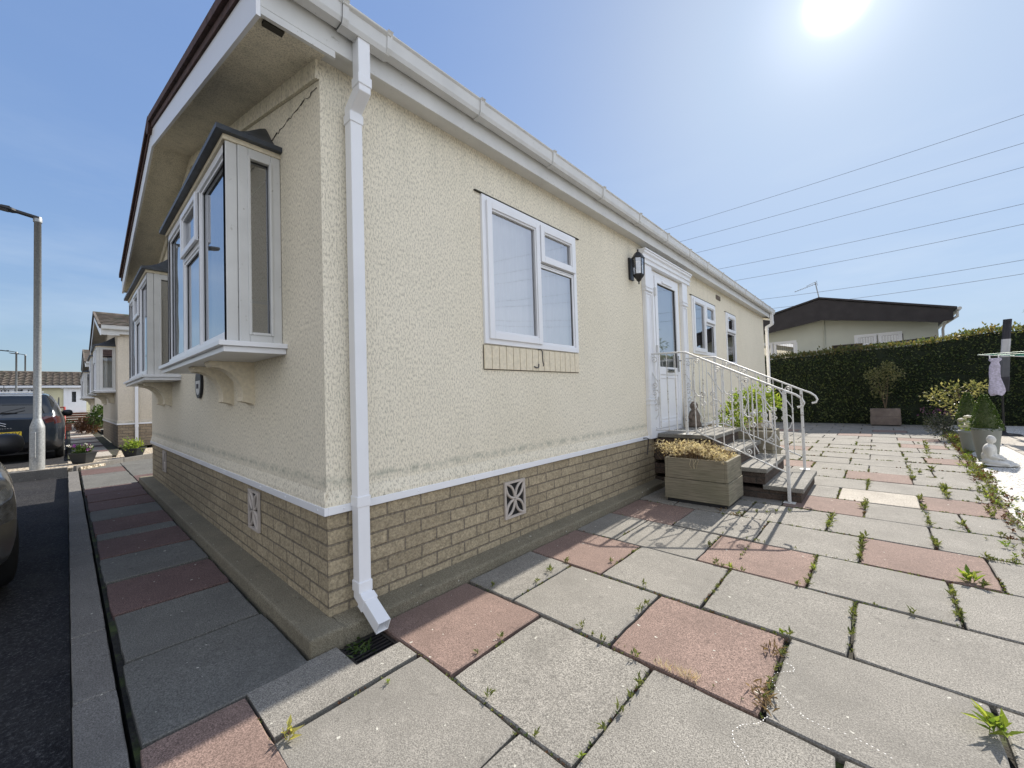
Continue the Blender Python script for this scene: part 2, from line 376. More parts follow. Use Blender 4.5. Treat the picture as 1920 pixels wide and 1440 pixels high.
# ------------------------------------------------------------------ window builder (local frame u along wall, n outwards)
def win_box(mb, O, U, N, u0, u1, v0, v1, n0, n1, mi=0):
    Z = V((0, 0, 1))
    mb.obox(O + U * u0 + Z * v0 + N * n0, U * (u1 - u0), N * (n1 - n0), Z * (v1 - v0), mi)
def ring(mb, O, U, N, u0, u1, v0, v1, w, n0, n1, mi=0):
    win_box(mb, O, U, N, u0, u0 + w, v0, v1, n0, n1, mi); win_box(mb, O, U, N, u1 - w, u1, v0, v1, n0, n1, mi)
    win_box(mb, O, U, N, u0 + w, u1 - w, v0, v0 + w, n0, n1, mi); win_box(mb, O, U, N, u0 + w, u1 - w, v1 - w, v1, n0, n1, mi)
def window(parent, O, U, N, W, H, lights, fw=.045, curt='curtain', proud=.02, name='window', depth=.05, label=None, sw=.05, closed=True):
    """lights: (u0,u1,v0,v1,kind) fractions of the clear opening in metres"""
    O, U, N = V(O), V(U), V(N)
    f = MB()
    ring(f, O, U, N, 0, W, 0, H, fw, -depth, proud)
    for (u0, u1, v0, v1, k) in lights:
        # mullions drawn around each light
        if u0 > fw + 1e-3: win_box(f, O, U, N, u0 - fw / 2 - .002, u0, v0, v1, -depth, proud - .003)
        if u1 < W - fw - 1e-3: win_box(f, O, U, N, u1, u1 + fw / 2 - .002, v0, v1, -depth, proud - .003)
        if v0 > fw + 1e-3: win_box(f, O, U, N, u0 - .01, u1 + .01, v0 - fw / 2 - .002, v0, -depth, proud - .005)
        if v1 < H - fw - 1e-3: win_box(f, O, U, N, u0 - .01, u1 + .01, v1, v1 + fw / 2 - .002, -depth, proud - .005)
    fo = f.build(name, 'upvc', parent, bevel=.004)
    if label: fo['label'] = label
    for (u0, u1, v0, v1, k) in lights:
        if k == 's':
            s = MB(); ring(s, O, U, N, u0 + .004 - .012, u1 - .004 + .012, v0 - .008, v1 + .008, sw, proud, proud + .018)
            ring(s, O, U, N, u0 + sw - .012, u1 - sw + .012, v0 + sw - .008, v1 - sw + .008, .014, proud - .016, proud + .008)
            s.build('sash', 'upvc', fo, bevel=.004)
            g = sw - .004; pn = proud - .012
        else:
            s = MB(); ring(s, O, U, N, u0, u1, v0, v1, .018, proud - .03, proud - .012)
            s.build('bead', 'upvc', fo, bevel=.003)
            g = .016; pn = proud - .026
        a = MB(); ring(a, O, U, N, u0 + g - .004, u1 - g + .004, v0 + g - .004, v1 - g + .004, .008, pn - .004, pn + .004); a.build('seal', 'gasket', fo)
        p = MB(); Z = V((0, 0, 1))
        q = [O + U * (u0 + g) + Z * (v0 + g) + N * pn, O + U * (u1 - g) + Z * (v0 + g) + N * pn, O + U * (u1 - g) + Z * (v1 - g) + N * pn, O + U * (u0 + g) + Z * (v1 - g) + N * pn]
        if U.cross(V((0, 0, 1))).dot(N) < 0: q = q[::-1]
        p.add(q, [(0, 1, 2, 3)]); p.build('pane', 'glass', fo)
    if curt:
        c = MB(); n = int(W / .012); Z = V((0, 0, 1)); vs = []
        for i in range(n + 1):
            u = W * i / n; dn = -depth - .012 + .010 * math.sin(u * 62) + .006 * math.sin(u * 143 + 1)
            for z in (.0, H): vs.append(O + U * u + Z * z + N * dn)
        c.add(vs, [(2 * i, 2 * i + 2, 2 * i + 3, 2 * i + 1) for i in range(n)], 0, True)
        c.build('curtain', curt, fo)
    return fo

# ------------------------------------------------------------------ roofs
def roof_slope(mb, P, A, S, nA, nS, amp=.022, step=.025, mi=0):
    """P eave corner, A vector along eave, S vector up the slope; pantiles"""
    P, A, S = V(P), V(A), V(S); N = A.cross(S).normalized()
    if N.z < 0: N = -N
    vs = []; cols = nA * 6; idx = 0
    rows = []
    for j in range(nS):
        for e in (0, 1):
            row = []
            t = (j + e) / nS; lift = step * (1 - e)
            for i in range(cols + 1):
                w = amp * (1 - abs(math.sin(PI * i / 6 + .4)) ** .7)
                row.append(P + A * (i / cols) + S * t + N * (lift + w + .03))
            rows.append(row)
    vs = [p for r in rows for p in r]; k = cols + 1
    mb.add(vs, [(r * k + i, r * k + i + 1, (r + 1) * k + i + 1, (r + 1) * k + i) for r in range(len(rows) - 1) for i in range(cols)], mi, False)

# ------------------------------------------------------------------ park home
def park_home(t, x1, y0, W, L, dz, wallm, brickm, roofm, label_roof=None, openings=(), bays=(), gable_holes=True, detail=True, gutter_y1=None, slope=.258, eave=2.93, pitch_tiles=True):
    x0 = x1 - W; xm = x1 - W / 2; zt = .615 + dz; ze = eave + dz; y1 = y0 + L; zr = ze - .03 + slope * W / 2
    # walls, with openings on the +X side (x = x1) and on the gable (y = y0)
    w = MB(); th = .07
    def panel_side(rects):
        ys = sorted({y0, y1, *[r[0] for r in rects], *[r[1] for r in rects]}); zs = sorted({zt, ze, *[r[2] for r in rects], *[r[3] for r in rects]})
        for a, b in zip(ys, ys[1:]):
            run = None
            for c, d in zip(zs, zs[1:]):
                if any(r[0] <= a and b <= r[1] and r[2] <= c and d <= r[3] for r in rects): 
                    continue
                w.add([(x1, a, c), (x1, b, c), (x1, b, d), (x1, a, d)], [(0, 1, 2, 3)])
        for r in rects:
            a, b, c, d = r; X = x1 - th
            w.add([(x1, a, c), (X, a, c), (X, b, c), (x1, b, c)], [(0, 1, 2, 3)]); w.add([(x1, a, d), (x1, b, d), (X, b, d), (X, a, d)], [(0, 1, 2, 3)])
            w.add([(x1, a, c), (x1, a, d), (X, a, d), (X, a, c)], [(0, 1, 2, 3)]); w.add([(x1, b, c), (X, b, c), (X, b, d), (x1, b, d)], [(0, 1, 2, 3)])
    panel_side(openings)
    # gable wall with bay openings
    zb0, zb1 = 1.52 + dz, 2.60 + dz
    xs = sorted({x0, x1, xm, *[b[0] for b in bays], *[b[1] for b in bays]})
    top = lambda x: zr - slope * abs(x - xm)
    for a, b in zip(xs, xs[1:]):
        hole = any(q[0] <= a and b <= q[1] for q in bays)
        if hole:
            w.add([(a, y0, zt), (b, y0, zt), (b, y0, zb0), (a, y0, zb0)], [(0, 1, 2, 3)])
            w.add([(a, y0, zb1), (b, y0, zb1), (b, y0, top(b)), (a, y0, top(a))], [(0, 1, 2, 3)])
        else:
            w.add([(a, y0, zt), (b, y0, zt), (b, y0, top(b)), (a, y0, top(a))], [(0, 1, 2, 3)])
    w.add([(x0, y1, zt), (x0, y0, zt), (x0, y0, ze), (x0, y1, ze)], [(0, 1, 2, 3)])
    w.add([(x0, y1, zt), (x0, y1, ze), (xm, y1, zr), (x1, y1, ze), (x1, y1, zt)], [(0, 1, 2, 3, 4)])
    # bell drip at the foot of the render
    for (p, q, nn) in (((x0, y0), (x1, y0), V((0, -1, 0))), ((x1, y0), (x1, y1), V((1, 0, 0)))):
        a = V((*p, 0)); b = V((*q, 0)); e = .014
        if nn.x: a.y -= e
        else: b.x += e
        w.add([a + V((0, 0, zt + .075)), b + V((0, 0, zt + .075)), b + nn * e + V((0, 0, zt + .02)), a + nn * e + V((0, 0, zt + .02)), b + nn * e + V((0, 0, zt - .002)), a + nn * e + V((0, 0, zt - .002))], [(3, 2, 1, 0), (5, 4, 2, 3)])
    wo = w.build('wall', wallm, t)
    # brick skirt
    b = MB(); b.box(x0 + .004, x1 - .004, y0 + .004, y1 - .004, .0 + dz, .578 + dz); b.build('brick_skirt', brickm, t)
    c = MB()
    c.box(x0 - .02, x1 + .02, y0 - .02, y0, .575 + dz, zt); c.box(x1, x1 + .02, y0, y1, .575 + dz, zt)
    for i in range(int(L / .45)): c.lathe([(.006, 0), (.006, .003), (0, .004)], (x1 + .02, y0 + .08 + i * .45, .597 + dz), 8, 0, False, (1, 0, 0))
    for i in range(int(W / .45)): c.lathe([(.006, 0), (.006, .003), (0, .004)], (x1 - .06 - i * .45, y0 - .02, .597 + dz), 8, 0, False, (0, -1, 0))
    c.build('trim_strip', 'upvc', t, bevel=.004 if detail else 0)
    # gable verge: soffit, barge boards, roof
    ov = .30; eo = .10
    for sg in (1, -1):
        s = MB(); xe = xm + sg * (W / 2 + eo); zE = zr - slope * (W / 2 + eo)
        s.add([(xm, y0 - ov, zr), (xe, y0 - ov, zE), (xe, y0, zE), (xm, y0, zr)], [(0, 1, 2, 3) if sg < 0 else (3, 2, 1, 0)])
        sb = MB(); sb.add([(xm, y1, zr), (xe, y1, zE), (xe, y1 + ov, zE), (xm, y1 + ov, zr)], [(0, 1, 2, 3) if sg < 0 else (3, 2, 1, 0)]); sb.build('gable_soffit', wallm, t)
        so = s.build('gable_soffit', wallm, t); sf = MB(); sf.box(min(xe, xe + sg * .019), max(xe, xe + sg * .019), y0 - ov + .001, y0 + .03, ze - .07, ze - .0355); sf.build('fascia_return', 'upvc_aged', t); s = MB(); d = .10   # sloping band where wall meets the soffit
        s.prism([(xm, y0 - .002, zr - .001), (xe - sg * eo, y0 - .002, zE + slope * eo), (xe - sg * eo, y0 - .002, zE + slope * eo - d), (xm, y0 - .002, zr - d)], (0, -.018, 0))
        s.build('soffit_band', wallm, t)
    s = MB(); s.box(x1 - .0, x1 + eo, y0 + .001, y1, ze - .018, ze); s.build('eaves_soffit', 'upvc_aged', t); s = MB(); s.box(x0 - eo, x0, y0 + .001, y1, ze - .018, ze); s.build('eaves_soffit', 'upvc_aged', t)
    for sg in (1, -1):
        xe = xm + sg * (W / 2 + eo + .02); zE = zr - slope * (W / 2 + eo + .02)
        for yy in (y0 - ov - .018, y1 + ov):
            k = MB(); k.prism([(xm, yy, zr - .025), (xe, yy, zE - .025), (xe, yy, zE + .14), (xm, yy, zr + .14)], (0, .018, 0)); k.build('barge_board', 'upvc', t, bevel=.002)
    k = MB()
    k.box(x1 + eo, x1 + eo + .02, y0 - ov, y1 + ov, ze - .035, ze + .10); k.build('fascia', 'upvc_aged', t, bevel=.003); k = MB(); k.box(x0 - eo - .02, x0 - eo, y0 - ov, y1 + ov, ze - .035, ze + .10)
    k.build('fascia', 'upvc_aged', t, bevel=.003)
    # roof slabs and tiles
    r = MB(); o2 = eo - .005; yA = y0 - ov - .03; yB = y1 + ov + .03
    for sg in (1, -1):
        xe = xm + sg * (W / 2 + o2); zE = zr - slope * (W / 2 + o2); q = .145
        r.prism([(xm, yA, zr + q), (xe, yA, zE + q), (xe, yA, zE + q + .045), (xm, yA, zr + q + .045)], (0, yB - yA, 0))
        if pitch_tiles:
            A = V((0, yB - yA, 0)) ; P = V((xe, yA, zE + q + .02)); S = V((xm, yA, zr + q + .02)) - P
            roof_slope(r, P, A, S, int((yB - yA) / .3), 9)
            nst = 9  # verge tile ends, stepped
            for i in range(nst):
                a = P + S * (i / nst) + V((0, -.022, .028)); r.obox(a, S / nst * .985, V((0, .05, 0)), V((0, 0, .055 - .0)), 0)
        else:
            pass
    r.tube([(xm, yA - .02, zr + q + .03), (xm, yB, zr + q + .03)], .085, 8, 0)
    ro = r.build('roof', roofm, t)
    # gutter
    gx = x1 + eo + .02; zg = ze + .09
    prof = [(0, .062), (0, .0), (.018, -.022), (.07, -.022), (.080, .0), (.084, .062), (.094, .072), (.094, .078), (.078, .078), (.073, .012), (.058, -.012), (.022, -.012), (.008, .01), (.008, .062)]
    gy0, gy1 = y0 - ov, y1 + ov + .1
    g = MB(); g.prism([(gx + a, gy0, zg + z) for a, z in prof], (0, gy1 - gy0, 0))
    go = g.build('gutter', 'upvc_aged', t)
    g = MB(); yy = y0 + .95
    jn = [(a + (.006 if a > .04 else 0), z - .005 if z < .03 else z + .003) for a, z in [(.0, .066), (.0, -.003), (.018, -.024), (.07, -.024), (.083, -.002), (.088, .066), (.10, .078)]]
    while yy < gy1 - .1:
        g = MB(); g.prism([(gx + a, yy, zg + z) for a, z in jn] + [(gx + .09, yy, zg + .085)], (0, .035, 0)); g.build('gutter_bracket', 'upvc_aged', go); yy += .8 if detail else 1.6
    if detail:
        g = MB()
        for yy in (y0 + .03, y0 + .27): g.prism([(gx + a, yy, zg + z) for a, z in jn] + [(gx + .09, yy, zg + .085)], (0, .03, 0))
        g.prism([(gx + a * 1.03, y0 + .03, zg + z - .012) for a, z in prof[:6]] + [(gx + .1, y0 + .03, zg + .06)], (0, .26, 0))
        g.build('gutter_outlet', 'upvc_aged', go)
    return dict(zr=zr, ze=ze, gx=gx, zg=zg, xm=xm, slope=slope)

def downpipe(t, x, y, ztop_g, gxm, ze, foot, shoe=True, r=.0325):
    """square pipe: wall position x (centre), y; gutter outlet above at gxm"""
    m = MB(); h = r
    pts = [(gxm, ztop_g), (gxm, ze - .185), (x, ze - .185 - (gxm - x) * .6), (x, foot + (.055 if shoe else 0))]
    if shoe: pts.append((x + .20, foot - .045))
    # mitred square sweep in the XZ plane
    P = [V((a, 0, b)) for a, b in pts]; rings = []
    for i, p in enumerate(P):
        d0 = (p - P[i - 1]).normalized() if i else (P[1] - p).normalized(); d1 = (P[i + 1] - p).normalized() if i < len(P) - 1 else d0
        tn = (d0 + d1).normalized(); nn = V((-tn.z, 0, tn.x)); k = h / max(.3, abs(V((-d0.z, 0, d0.x)).dot(nn)))
        rings.append([p + nn * k + V((0, y - h, 0)), p - nn * k + V((0, y - h, 0)), p - nn * k + V((0, y + h, 0)), p + nn * k + V((0, y + h, 0))])
    vs = [q for r_ in rings for q in r_]
    m.add(vs, [(i * 4 + k, i * 4 + (k + 1) % 4, i * 4 + 4 + (k + 1) % 4, i * 4 + 4 + k) for i in range(len(P) - 1) for k in range(4)])
    if shoe:  # inner faces of the mouth
        e = rings[-1]; c = sum(e, V()) / 4; inn = [c + (q - c) * .88 for q in e]; back = [q + (P[-2] - P[-1]).normalized() * .09 for q in inn]
        m.add(e + inn + back, [(k, (k + 1) % 4, 4 + (k + 1) % 4, 4 + k) for k in range(4)] + [(4 + k, 4 + (k + 1) % 4, 8 + (k + 1) % 4, 8 + k) for k in range(4)] + [(8, 9, 10, 11)])
    po = m.build('downpipe', 'upvc', t, bevel=.006, seg=3)
    q = h + .005
    def col(z, hh, X=x): c = MB(); c.box(X - q, X + q, y - q, y + q, z, z + hh); c.build('pipe_collar', 'upvc', po, bevel=.004)
    zs = [.60, .17] if shoe else [.6]
    for z in zs: col(z, .055)
    col(ze - .185 - (gxm - x) * .6 - .075, .05); col(ze - .17, .05, gxm)
    if shoe:
        d = V((.20, 0, -.10)).normalized(); n2 = V((-d.z, 0, d.x)); o = P[-2] + d * .035
        c = MB(); c.obox(o - n2 * q + V((0, y - q, 0)), d * .045, V((0, 2 * q, 0)), n2 * 2 * q)
        c.build('pipe_collar', 'upvc', po, bevel=.004)
    return po

def bay_window(t, xa, xb, dz, d=.28, curt='curtain', side_glass=True, brackets=(.0, .0), detail=True):
    """xa > xb; projects towards -Y from y=0"""
    z0, z1 = 1.49 + dz, 2.62 + dz; W = xa - xb; H = z1 - z0
    O = V((xb, -d, z0)); U = V((1, 0, 0)); N = V((0, -1, 0)); f = .05
    a, b = W * .355, W * .645
    lights = [(f, a - .015, f, H - f, 'f'), (a + .02, b - .02, H * .66 + .02, H - f, 's'), (a + .02, b - .02, f, H * .66 - .02, 'f'), (b + .015, W - f, f, H - f, 'f')]
    fo = window(t, O, U, N, W, H, lights, fw=f, curt=None, proud=.0, name='bay_window', sw=.042)
    # side frames
    for X, nx in ((xa, 1), (xb, -1)):
        Ox = V((X, -d + .0001 if nx > 0 else 0, z0)); Ux = V((0, 1, 0)) if nx > 0 else V((0, -1, 0))
        Ox = V((X, -d, z0)) if nx > 0 else V((X, 0, z0))
        m = MB(); Nn = V((nx, 0, 0))
        u_off = .058 if nx > 0 else 0; 
        win_box(m, Ox, Ux, Nn, 0 if nx > 0 else d - .06, .056 if nx > 0 else d, 0, H, -.05, .002)
        ring(m, Ox, Ux, Nn, u_off, u_off + d - .06, 0, H, .052, -.05, .008)
        ring(m, Ox, Ux, Nn, u_off + .046, u_off + d - .106, .046, H - .046, .016, -.045, .016)
        m.build('side_frame', 'upvc_aged', fo, bevel=.004)
        g = MB(); z = V((0, 0, 1)); u0, u1 = u_off + .058, u_off + d - .118
        q = [Ox + Ux * u0 + z * .058 - Nn * .02, Ox + Ux * u1 + z * .058 - Nn * .02, Ox + Ux * u1 + z * (H - .058) - Nn * .02, Ox + Ux * u0 + z * (H - .058) - Nn * .02]
        g.add(q, [(0, 1, 2, 3)]); g.build('side_pane', 'glass', fo)
        g = MB(); ring(g, Ox, Ux, Nn, u0 - .002, u1 + .002, .056, H - .056, .007, -.03, -.01); g.build('seal', 'gasket', fo)
    # curtain just behind the front panes, returns along the sides
    c = MB(); n = int(W / .011); vs = []
    for i in range(n + 1):
        u = .05 + (W - .1) * i / n; dn = -d + .065 + .010 * math.sin(u * 66) + .005 * math.sin(u * 151)
        for z in (z0 + .03, z1 - .03): vs.append((xb + u, dn, z))
    c.add(vs, [(2 * i, 2 * i + 2, 2 * i + 3, 2 * i + 1) for i in range(n)], 0, True)
    c.build('curtain', curt, fo)
    # dim room box behind the bay so that nothing shows through
    # roof: flared lead hood
    r = MB(); ox = .045; zt = z1 + .03
    r.box(xb - ox, xa + ox, -d - .05, .0, zt, zt + .028)
    pr = [(0, .0), (.12, .012), (.28, .04), (.45, .08), (.6, .125), (.74, .175), (.88, .225), (1., .26)]
    L = [];
    for q, h in pr:
        L.append((V((xa + ox - q * .30 - q * 0, (-d - .05) * (1 - q), zt + .028 + h)), V((xb - ox + q * .30, (-d - .05) * (1 - q), zt + .028 + h)), V((xa + ox - q * .30, 0, zt + .028 + h)), V((xb - ox + q * .30, 0, zt + .028 + h))))
    vs = [p for l in L for p in l]; fs = []
    for i in range(len(L) - 1):
        a4 = i * 4; fs += [(a4, a4 + 4, a4 + 5, a4 + 1), (a4, a4 + 2, a4 + 6, a4 + 4), (a4 + 1, a4 + 5, a4 + 7, a4 + 3)]
    r.add(vs, fs, 0, True)
    r.build('hood', 'lead', fo)
    m = MB(); m.box(xb - .005, xa + .012, -d - .012, 0, z1 + .001, z1 + .029); m.build('cornice', 'render_band', fo)
    # sill
    s = MB(); sx = .085
    s.box(xb - sx, xa + sx, -d - .055, 0, z0 - .03, z0 - .002); 
    s.box(xb - sx + .02, xa + sx - .02, -d - .03, -.001, z0 - .062, z0 - .0305)
    s.build('sill', 'upvc', fo, bevel=.003)
    for bx in brackets:
        k = MB(); X = xa - bx; w_ = .13
        pts = [(0, z0 - .063), (-d * .92, z0 - .063), (-d * .90, z0 - .085)]
        for i in range(9):
            q = i / 8; an = q * PI / 2
            pts.append((-d * .86 + (d * .62) * math.sin(an), z0 - .10 - .20 * (1 - math.cos(an))))
        pts += [(-.075, z0 - .33), (-.02, z0 - .345), (0, z0 - .36)]
        k.prism([(X - w_, y, z) for y, z in pts], (w_, 0, 0))
        k.build('bracket', 'render_band', fo, bevel=.004)
    return fo

# ---- main home
home = thing('park_home', 'cream roughcast park home with two white bay windows and a brick skirt', 'park home', (-3.08, 5.4, 0))
W1 = (1.12, 2.33, 1.52, 2.60); W2 = (5.53, 6.70, 1.70, 2.59); W3 = (7.40, 8.06, 1.60, 2.58); DR = (4.06, 4.95, .615, 2.66)
BAYS = ((-2.50, -.58), (-5.78, -3.86))
H = park_home(home, 0., 0., 6.16, 10.86, 0., 'render_cream', 'buff_brick', 'tile_brown', openings=(W1, W2, W3, DR), bays=BAYS)
# concrete base strip
p = MB(); p.box(-6.3, .135, -.14, 0.02, -.05, .072); p.prism([(-.01, .0201, -.05), (.122, .0201, -.05), (.122, .0201, .056), (-.01, .0201, .0722)], (0, 10.9, 0))
p.build('concrete_base', 'plinth_concrete', home, bevel=.012)
U, N = V((0, 1, 0)), V((1, 0, 0))
def two(Wd, Hh, split, vs):
    f = .045
    return [(f, split, f, Hh - f, 's'), (split + .03, Wd - f, vs + .02, Hh - f, 's'), (split + .03, Wd - f, f, vs - .01, 'f')]
window(home, (0, 1.12, 1.52), U, N, 1.21, 1.08, two(1.21, 1.08, .64, .72), label='two light window with a tall left sash and small top vent nearest the corner')
f2 = .045
window(home, (0, 5.53, 1.70), U, N, 1.17, .89, [(f2, .60, f2, .89 - f2, 's'), (.63, 1.17 - f2, .56, .89 - f2, 's'), (.63, 1.17 - f2, f2, .53, 'f')], curt='blind_dark', label='two light window right of the front door')
window(home, (0, 7.40, 1.60), U, N, .66, .98, [(f2, .66 - f2, .62, .98 - f2, 's'), (f2, .66 - f2, f2, .60, 'f')], curt='blind_dark', label='narrow single light window at the far end of the side wall')
# drip ledges over the windows
for (a, b, z) in ((1.06, 2.40, 2.605), (5.48, 6.76, 2.595), (7.36, 8.12, 2.585)): m = MB(); m.box(0, .016, a, b, z, z + .007); m.build('drip_ledge', 'crack', home)
# soldier course sill below the first window
m = MB(); ns = 16; y0_, y1_ = 1.11, 2.335
m.box(0, .006, y0_, y1_, 1.335, 1.512, 1)
for i in range(ns):
    a = y0_ + (y1_ - y0_) * i / ns; b = y0_ + (y1_ - y0_) * (i + 1) / ns
    m.box(.0, .016, a + .003, b - .003, 1.340, 1.510, 0)
m.build('soldier_course', ['render_band', 'crack'], home, bevel=.002)
# little black hook of cable hanging over the soldier course
m = MB(); m.tube([(.018, 1.72, 1.512), (.022, 1.75, 1.515), (.022, 1.77, 1.50), (.02, 1.775, 1.42), (.02, 1.785, 1.392), (.02, 1.778, 1.38)], .004, 6); m.build('cable_tail', 'cable', home); m = MB()
m.tube([(.02, 1.66, 1.372), (.022, 1.69, 1.362), (.022, 1.715, 1.37), (.02, 1.72, 1.395)], .005, 6); m.build('cable_tail', 'cable', home); m = MB()
m.tube([(.02, 3.63, .60), (.045, 3.66, .602), (.05, 3.70, .59), (.045, 3.715, .555), (.02, 3.72, .40)], .006, 6)
m.build('cable_tail', 'cable', home)
# vents in the brick skirt
def vent(cx, cz, O, Uv, Nv):
    O, Uv, Nv = V(O), V(Uv), V(Nv); Z = V((0, 0, 1)); hw, hh = .115, .135; cc = O + Z * cz
    m = MB()
    w = .016
    for (a, b, c, d) in ((-hw, -hw + w, -hh, hh), (hw - w, hw, -hh, hh), (-hw + w, hw - w, -hh, -hh + w), (-hw + w, hw - w, hh - w, hh)):
        m.obox(cc + Uv * a + Z * c, Uv * (b - a), Nv * .014, Z * (d - c))
    for sx in (1, -1):
        for sz in (1, -1):
            for bow in (1, -1):   # eight petals: curved ribs from centre to each corner
                pts = []
                for i in range(9):
                    q = i / 8; px = sx * (hw - .012) * q; pz = sz * (hh - .012) * q
                    off = bow * .028 * math.sin(PI * q)
                    pts.append(cc + Uv * (px + off * -sz * .8) + Z * (pz + off * sx * .8) + Nv * .006)
                m.tube(pts, .0115, 5, 0)
    m.lathe([(.02, 0), (.02, .014), (0, .014)], cc, 10, 0, False, Nv)
    vo = m.build('air_vent', 'vent_beige', home, bevel=0)
    b = MB(); b.obox(cc + Uv * -(hw - .003) + Z * -(hh - .003) + Nv * -.0015, Uv * 2 * (hw - .003), Nv * .002, Z * 2 * (hh - .003)); b.build('vent_opening', 'vent_dark', vo)
vent(0, .37, (0, 1.395, 0), U, N)
vent(0, .41, (-1.15, 0, 0), (1, 0, 0), (0, -1, 0))
vent(0, .41, (-4.95, 0, 0), (1, 0, 0), (0, -1, 0))
m = MB(); m.box(0, .008, 6.86, 7.12, 2.74, 2.82)
m.build('air_brick', 'brown_stone', home)
# hairline crack below the soffit and dark gap at the eaves corner
m = MB(); zr = H['zr']
pts = []
rr = random.Random(3)
for i in range(30):
    q = i / 29; x = -.03 - q * .85; z = zr - .258 * abs(x + 3.08) - .13 - .19 * q + rr.uniform(-.012, .012)
    pts.append((x + rr.uniform(-.008, .008), -.003, z))
m.tube(pts, [.0008 + .002 * rr.random() for _ in pts], 4)
m.build('crack', 'crack', home)
m = MB(); m.box(.045, .082, -.275, -.19, 2.868, 2.884); m.build('eaves_gap', 'crack', home)
# bays
bay_window(home, -.58, -2.50, 0, brackets=(.55, 1.07))
bay_window(home, -3.86, -5.78, 0, brackets=(.55, 1.07))
# room lining: pale inner walls give the rooms a dim depth
m = MB(); m.box(-5.9, -.35, .25, 3.3, .62, 2.8)
m.f = [f[::-1] for f in m.f]
# downpipes
downpipe(home, .058, .15, H['zg'] - .01, H['gx'] + .034, H['ze'] - .01, .10)
downpipe(home, .045, 11.02, H['zg'] - .01, H['gx'] + .045, H['ze'] - .01, .12, shoe=False)
# door and surround
dm = MB(); O = V((0, 4.06, .615)); Wd, Hd = .89, 2.045
ring(dm, O, U, N, 0, Wd, 0, Hd, .055, -.07, .02)
do = dm.build('door', 'upvc', home, bevel=.004)
s = MB(); ring(s, O, U, N, .06, Wd - .06, .06, Hd - .06, .075, -.03, .03)
win_box(s, O, U, N, .135, Wd - .135, .135, .74, -.03, .008)
win_box(s, O, U, N, .135, Wd - .135, .74, .84, -.03, .024)
ring(s, O, U, N, .16, Wd - .16, .16, .71, .018, .008, .018)
s.build('door_leaf', 'upvc', do, bevel=.004)
g = MB(); q = [O + U * .135 + V((0, 0, .84)), O + U * (Wd - .135) + V((0, 0, .84)), O + U * (Wd - .135) + V((0, 0, Hd - .135)), O + U * .135 + V((0, 0, Hd - .135))]
g.add([a + N * .004 for a in q], [(0, 1, 2, 3)]); g.build('pane', 'glass', do)
g = MB(); ring(g, O, U, N, .131, Wd - .131, .836, Hd - .131, .009, .004, .014); g.build('seal', 'gasket', do)
g = MB(); win_box(g, O, U, N, .10, Wd - .10, .80, Hd - .1, -.05, -.045); g.build('curtain', 'curtain', do)
g = MB(); g.box(.03, .038, 4.40, 4.66, 1.385, 1.43); g.box(.038, .044, 4.42, 4.64, 1.395, 1.42); g.build('letter_plate', 'chrome', do, bevel=.002)
g = MB(); g.box(.03, .04, 4.80, 4.83, 1.40, 1.62); g.tube([(.04, 4.815, 1.55), (.075, 4.815, 1.55), (.075, 4.72, 1.55)], .008, 8); g.build('handle', 'chrome', do)
g = MB(); win_box(g, O, U, N, .28, Wd - .28, Hd - .115, Hd - .085, .03, .045); g.build('trickle_vent', 'upvc', do, bevel=.003)
for z in (.62 + .35, 1.62, 2.35):
    g = MB(); g.box(.02, .045, 4.095, 4.125, z, z + .10); g.build('hinge', 'upvc_aged', do, bevel=.003)
g = MB(); g.box(-.06, .04, 4.03, 4.98, .560 + .016, .614); g.build('threshold', 'black_metal', do)
def pilaster(ya, yb):
    m = MB()
    m.box(0, .055, ya, yb, .576, .98); m.box(0, .062, ya - .006, yb + .006, .98, 1.0); m.box(0, .05, ya + .004, yb - .004, 1.0, 1.03); m.box(0, .06, ya - .002, yb + .002, 1.03, 1.05)
    m.box(0, .035, ya + .008, yb - .008, 1.05, 2.36)
    for w0, d in ((0, .046), (.035, .040)):
        m.box(.035, d, ya + .012 + w0, ya + .026 + w0, 1.07 + w0, 2.34 - w0); m.box(.035, d, yb - .026 - w0, yb - .012 - w0, 1.07 + w0, 2.34 - w0)
        m.box(.035, d, ya + .026 + w0, yb - .026 - w0, 2.326 - w0, 2.34 - w0); m.box(.035, d, ya + .026 + w0, yb - .026 - w0, 1.07 + w0, 1.084 + w0)
    m.box(0, .06, ya - .002, yb + .002, 2.36, 2.38); m.box(0, .05, ya + .004, yb - .004, 2.38, 2.40); m.box(0, .06, ya - .002, yb + .002, 2.40, 2.42)
    m.box(0, .052, ya, yb, 2.42, 2.68)
    return m.build('door_pilaster', 'upvc', home, bevel=.004)
pilaster(3.79, 3.985); pilaster(5.04, 5.235)
m = MB()
pro = [(0, 2.68), (.07, 2.68), (.07, 2.695), (.058, 2.70), (.062, 2.73), (.078, 2.74), (.078, 2.755), (.066, 2.76), (.072, 2.785), (.092, 2.80), (.092, 2.822), (.105, 2.826), (.105, 2.842), (0, 2.842)]
m.prism([(x, 3.70, z) for x, z in pro], (0, 1.62, 0)); m.build('door_lintel', 'upvc', home, bevel=.003)

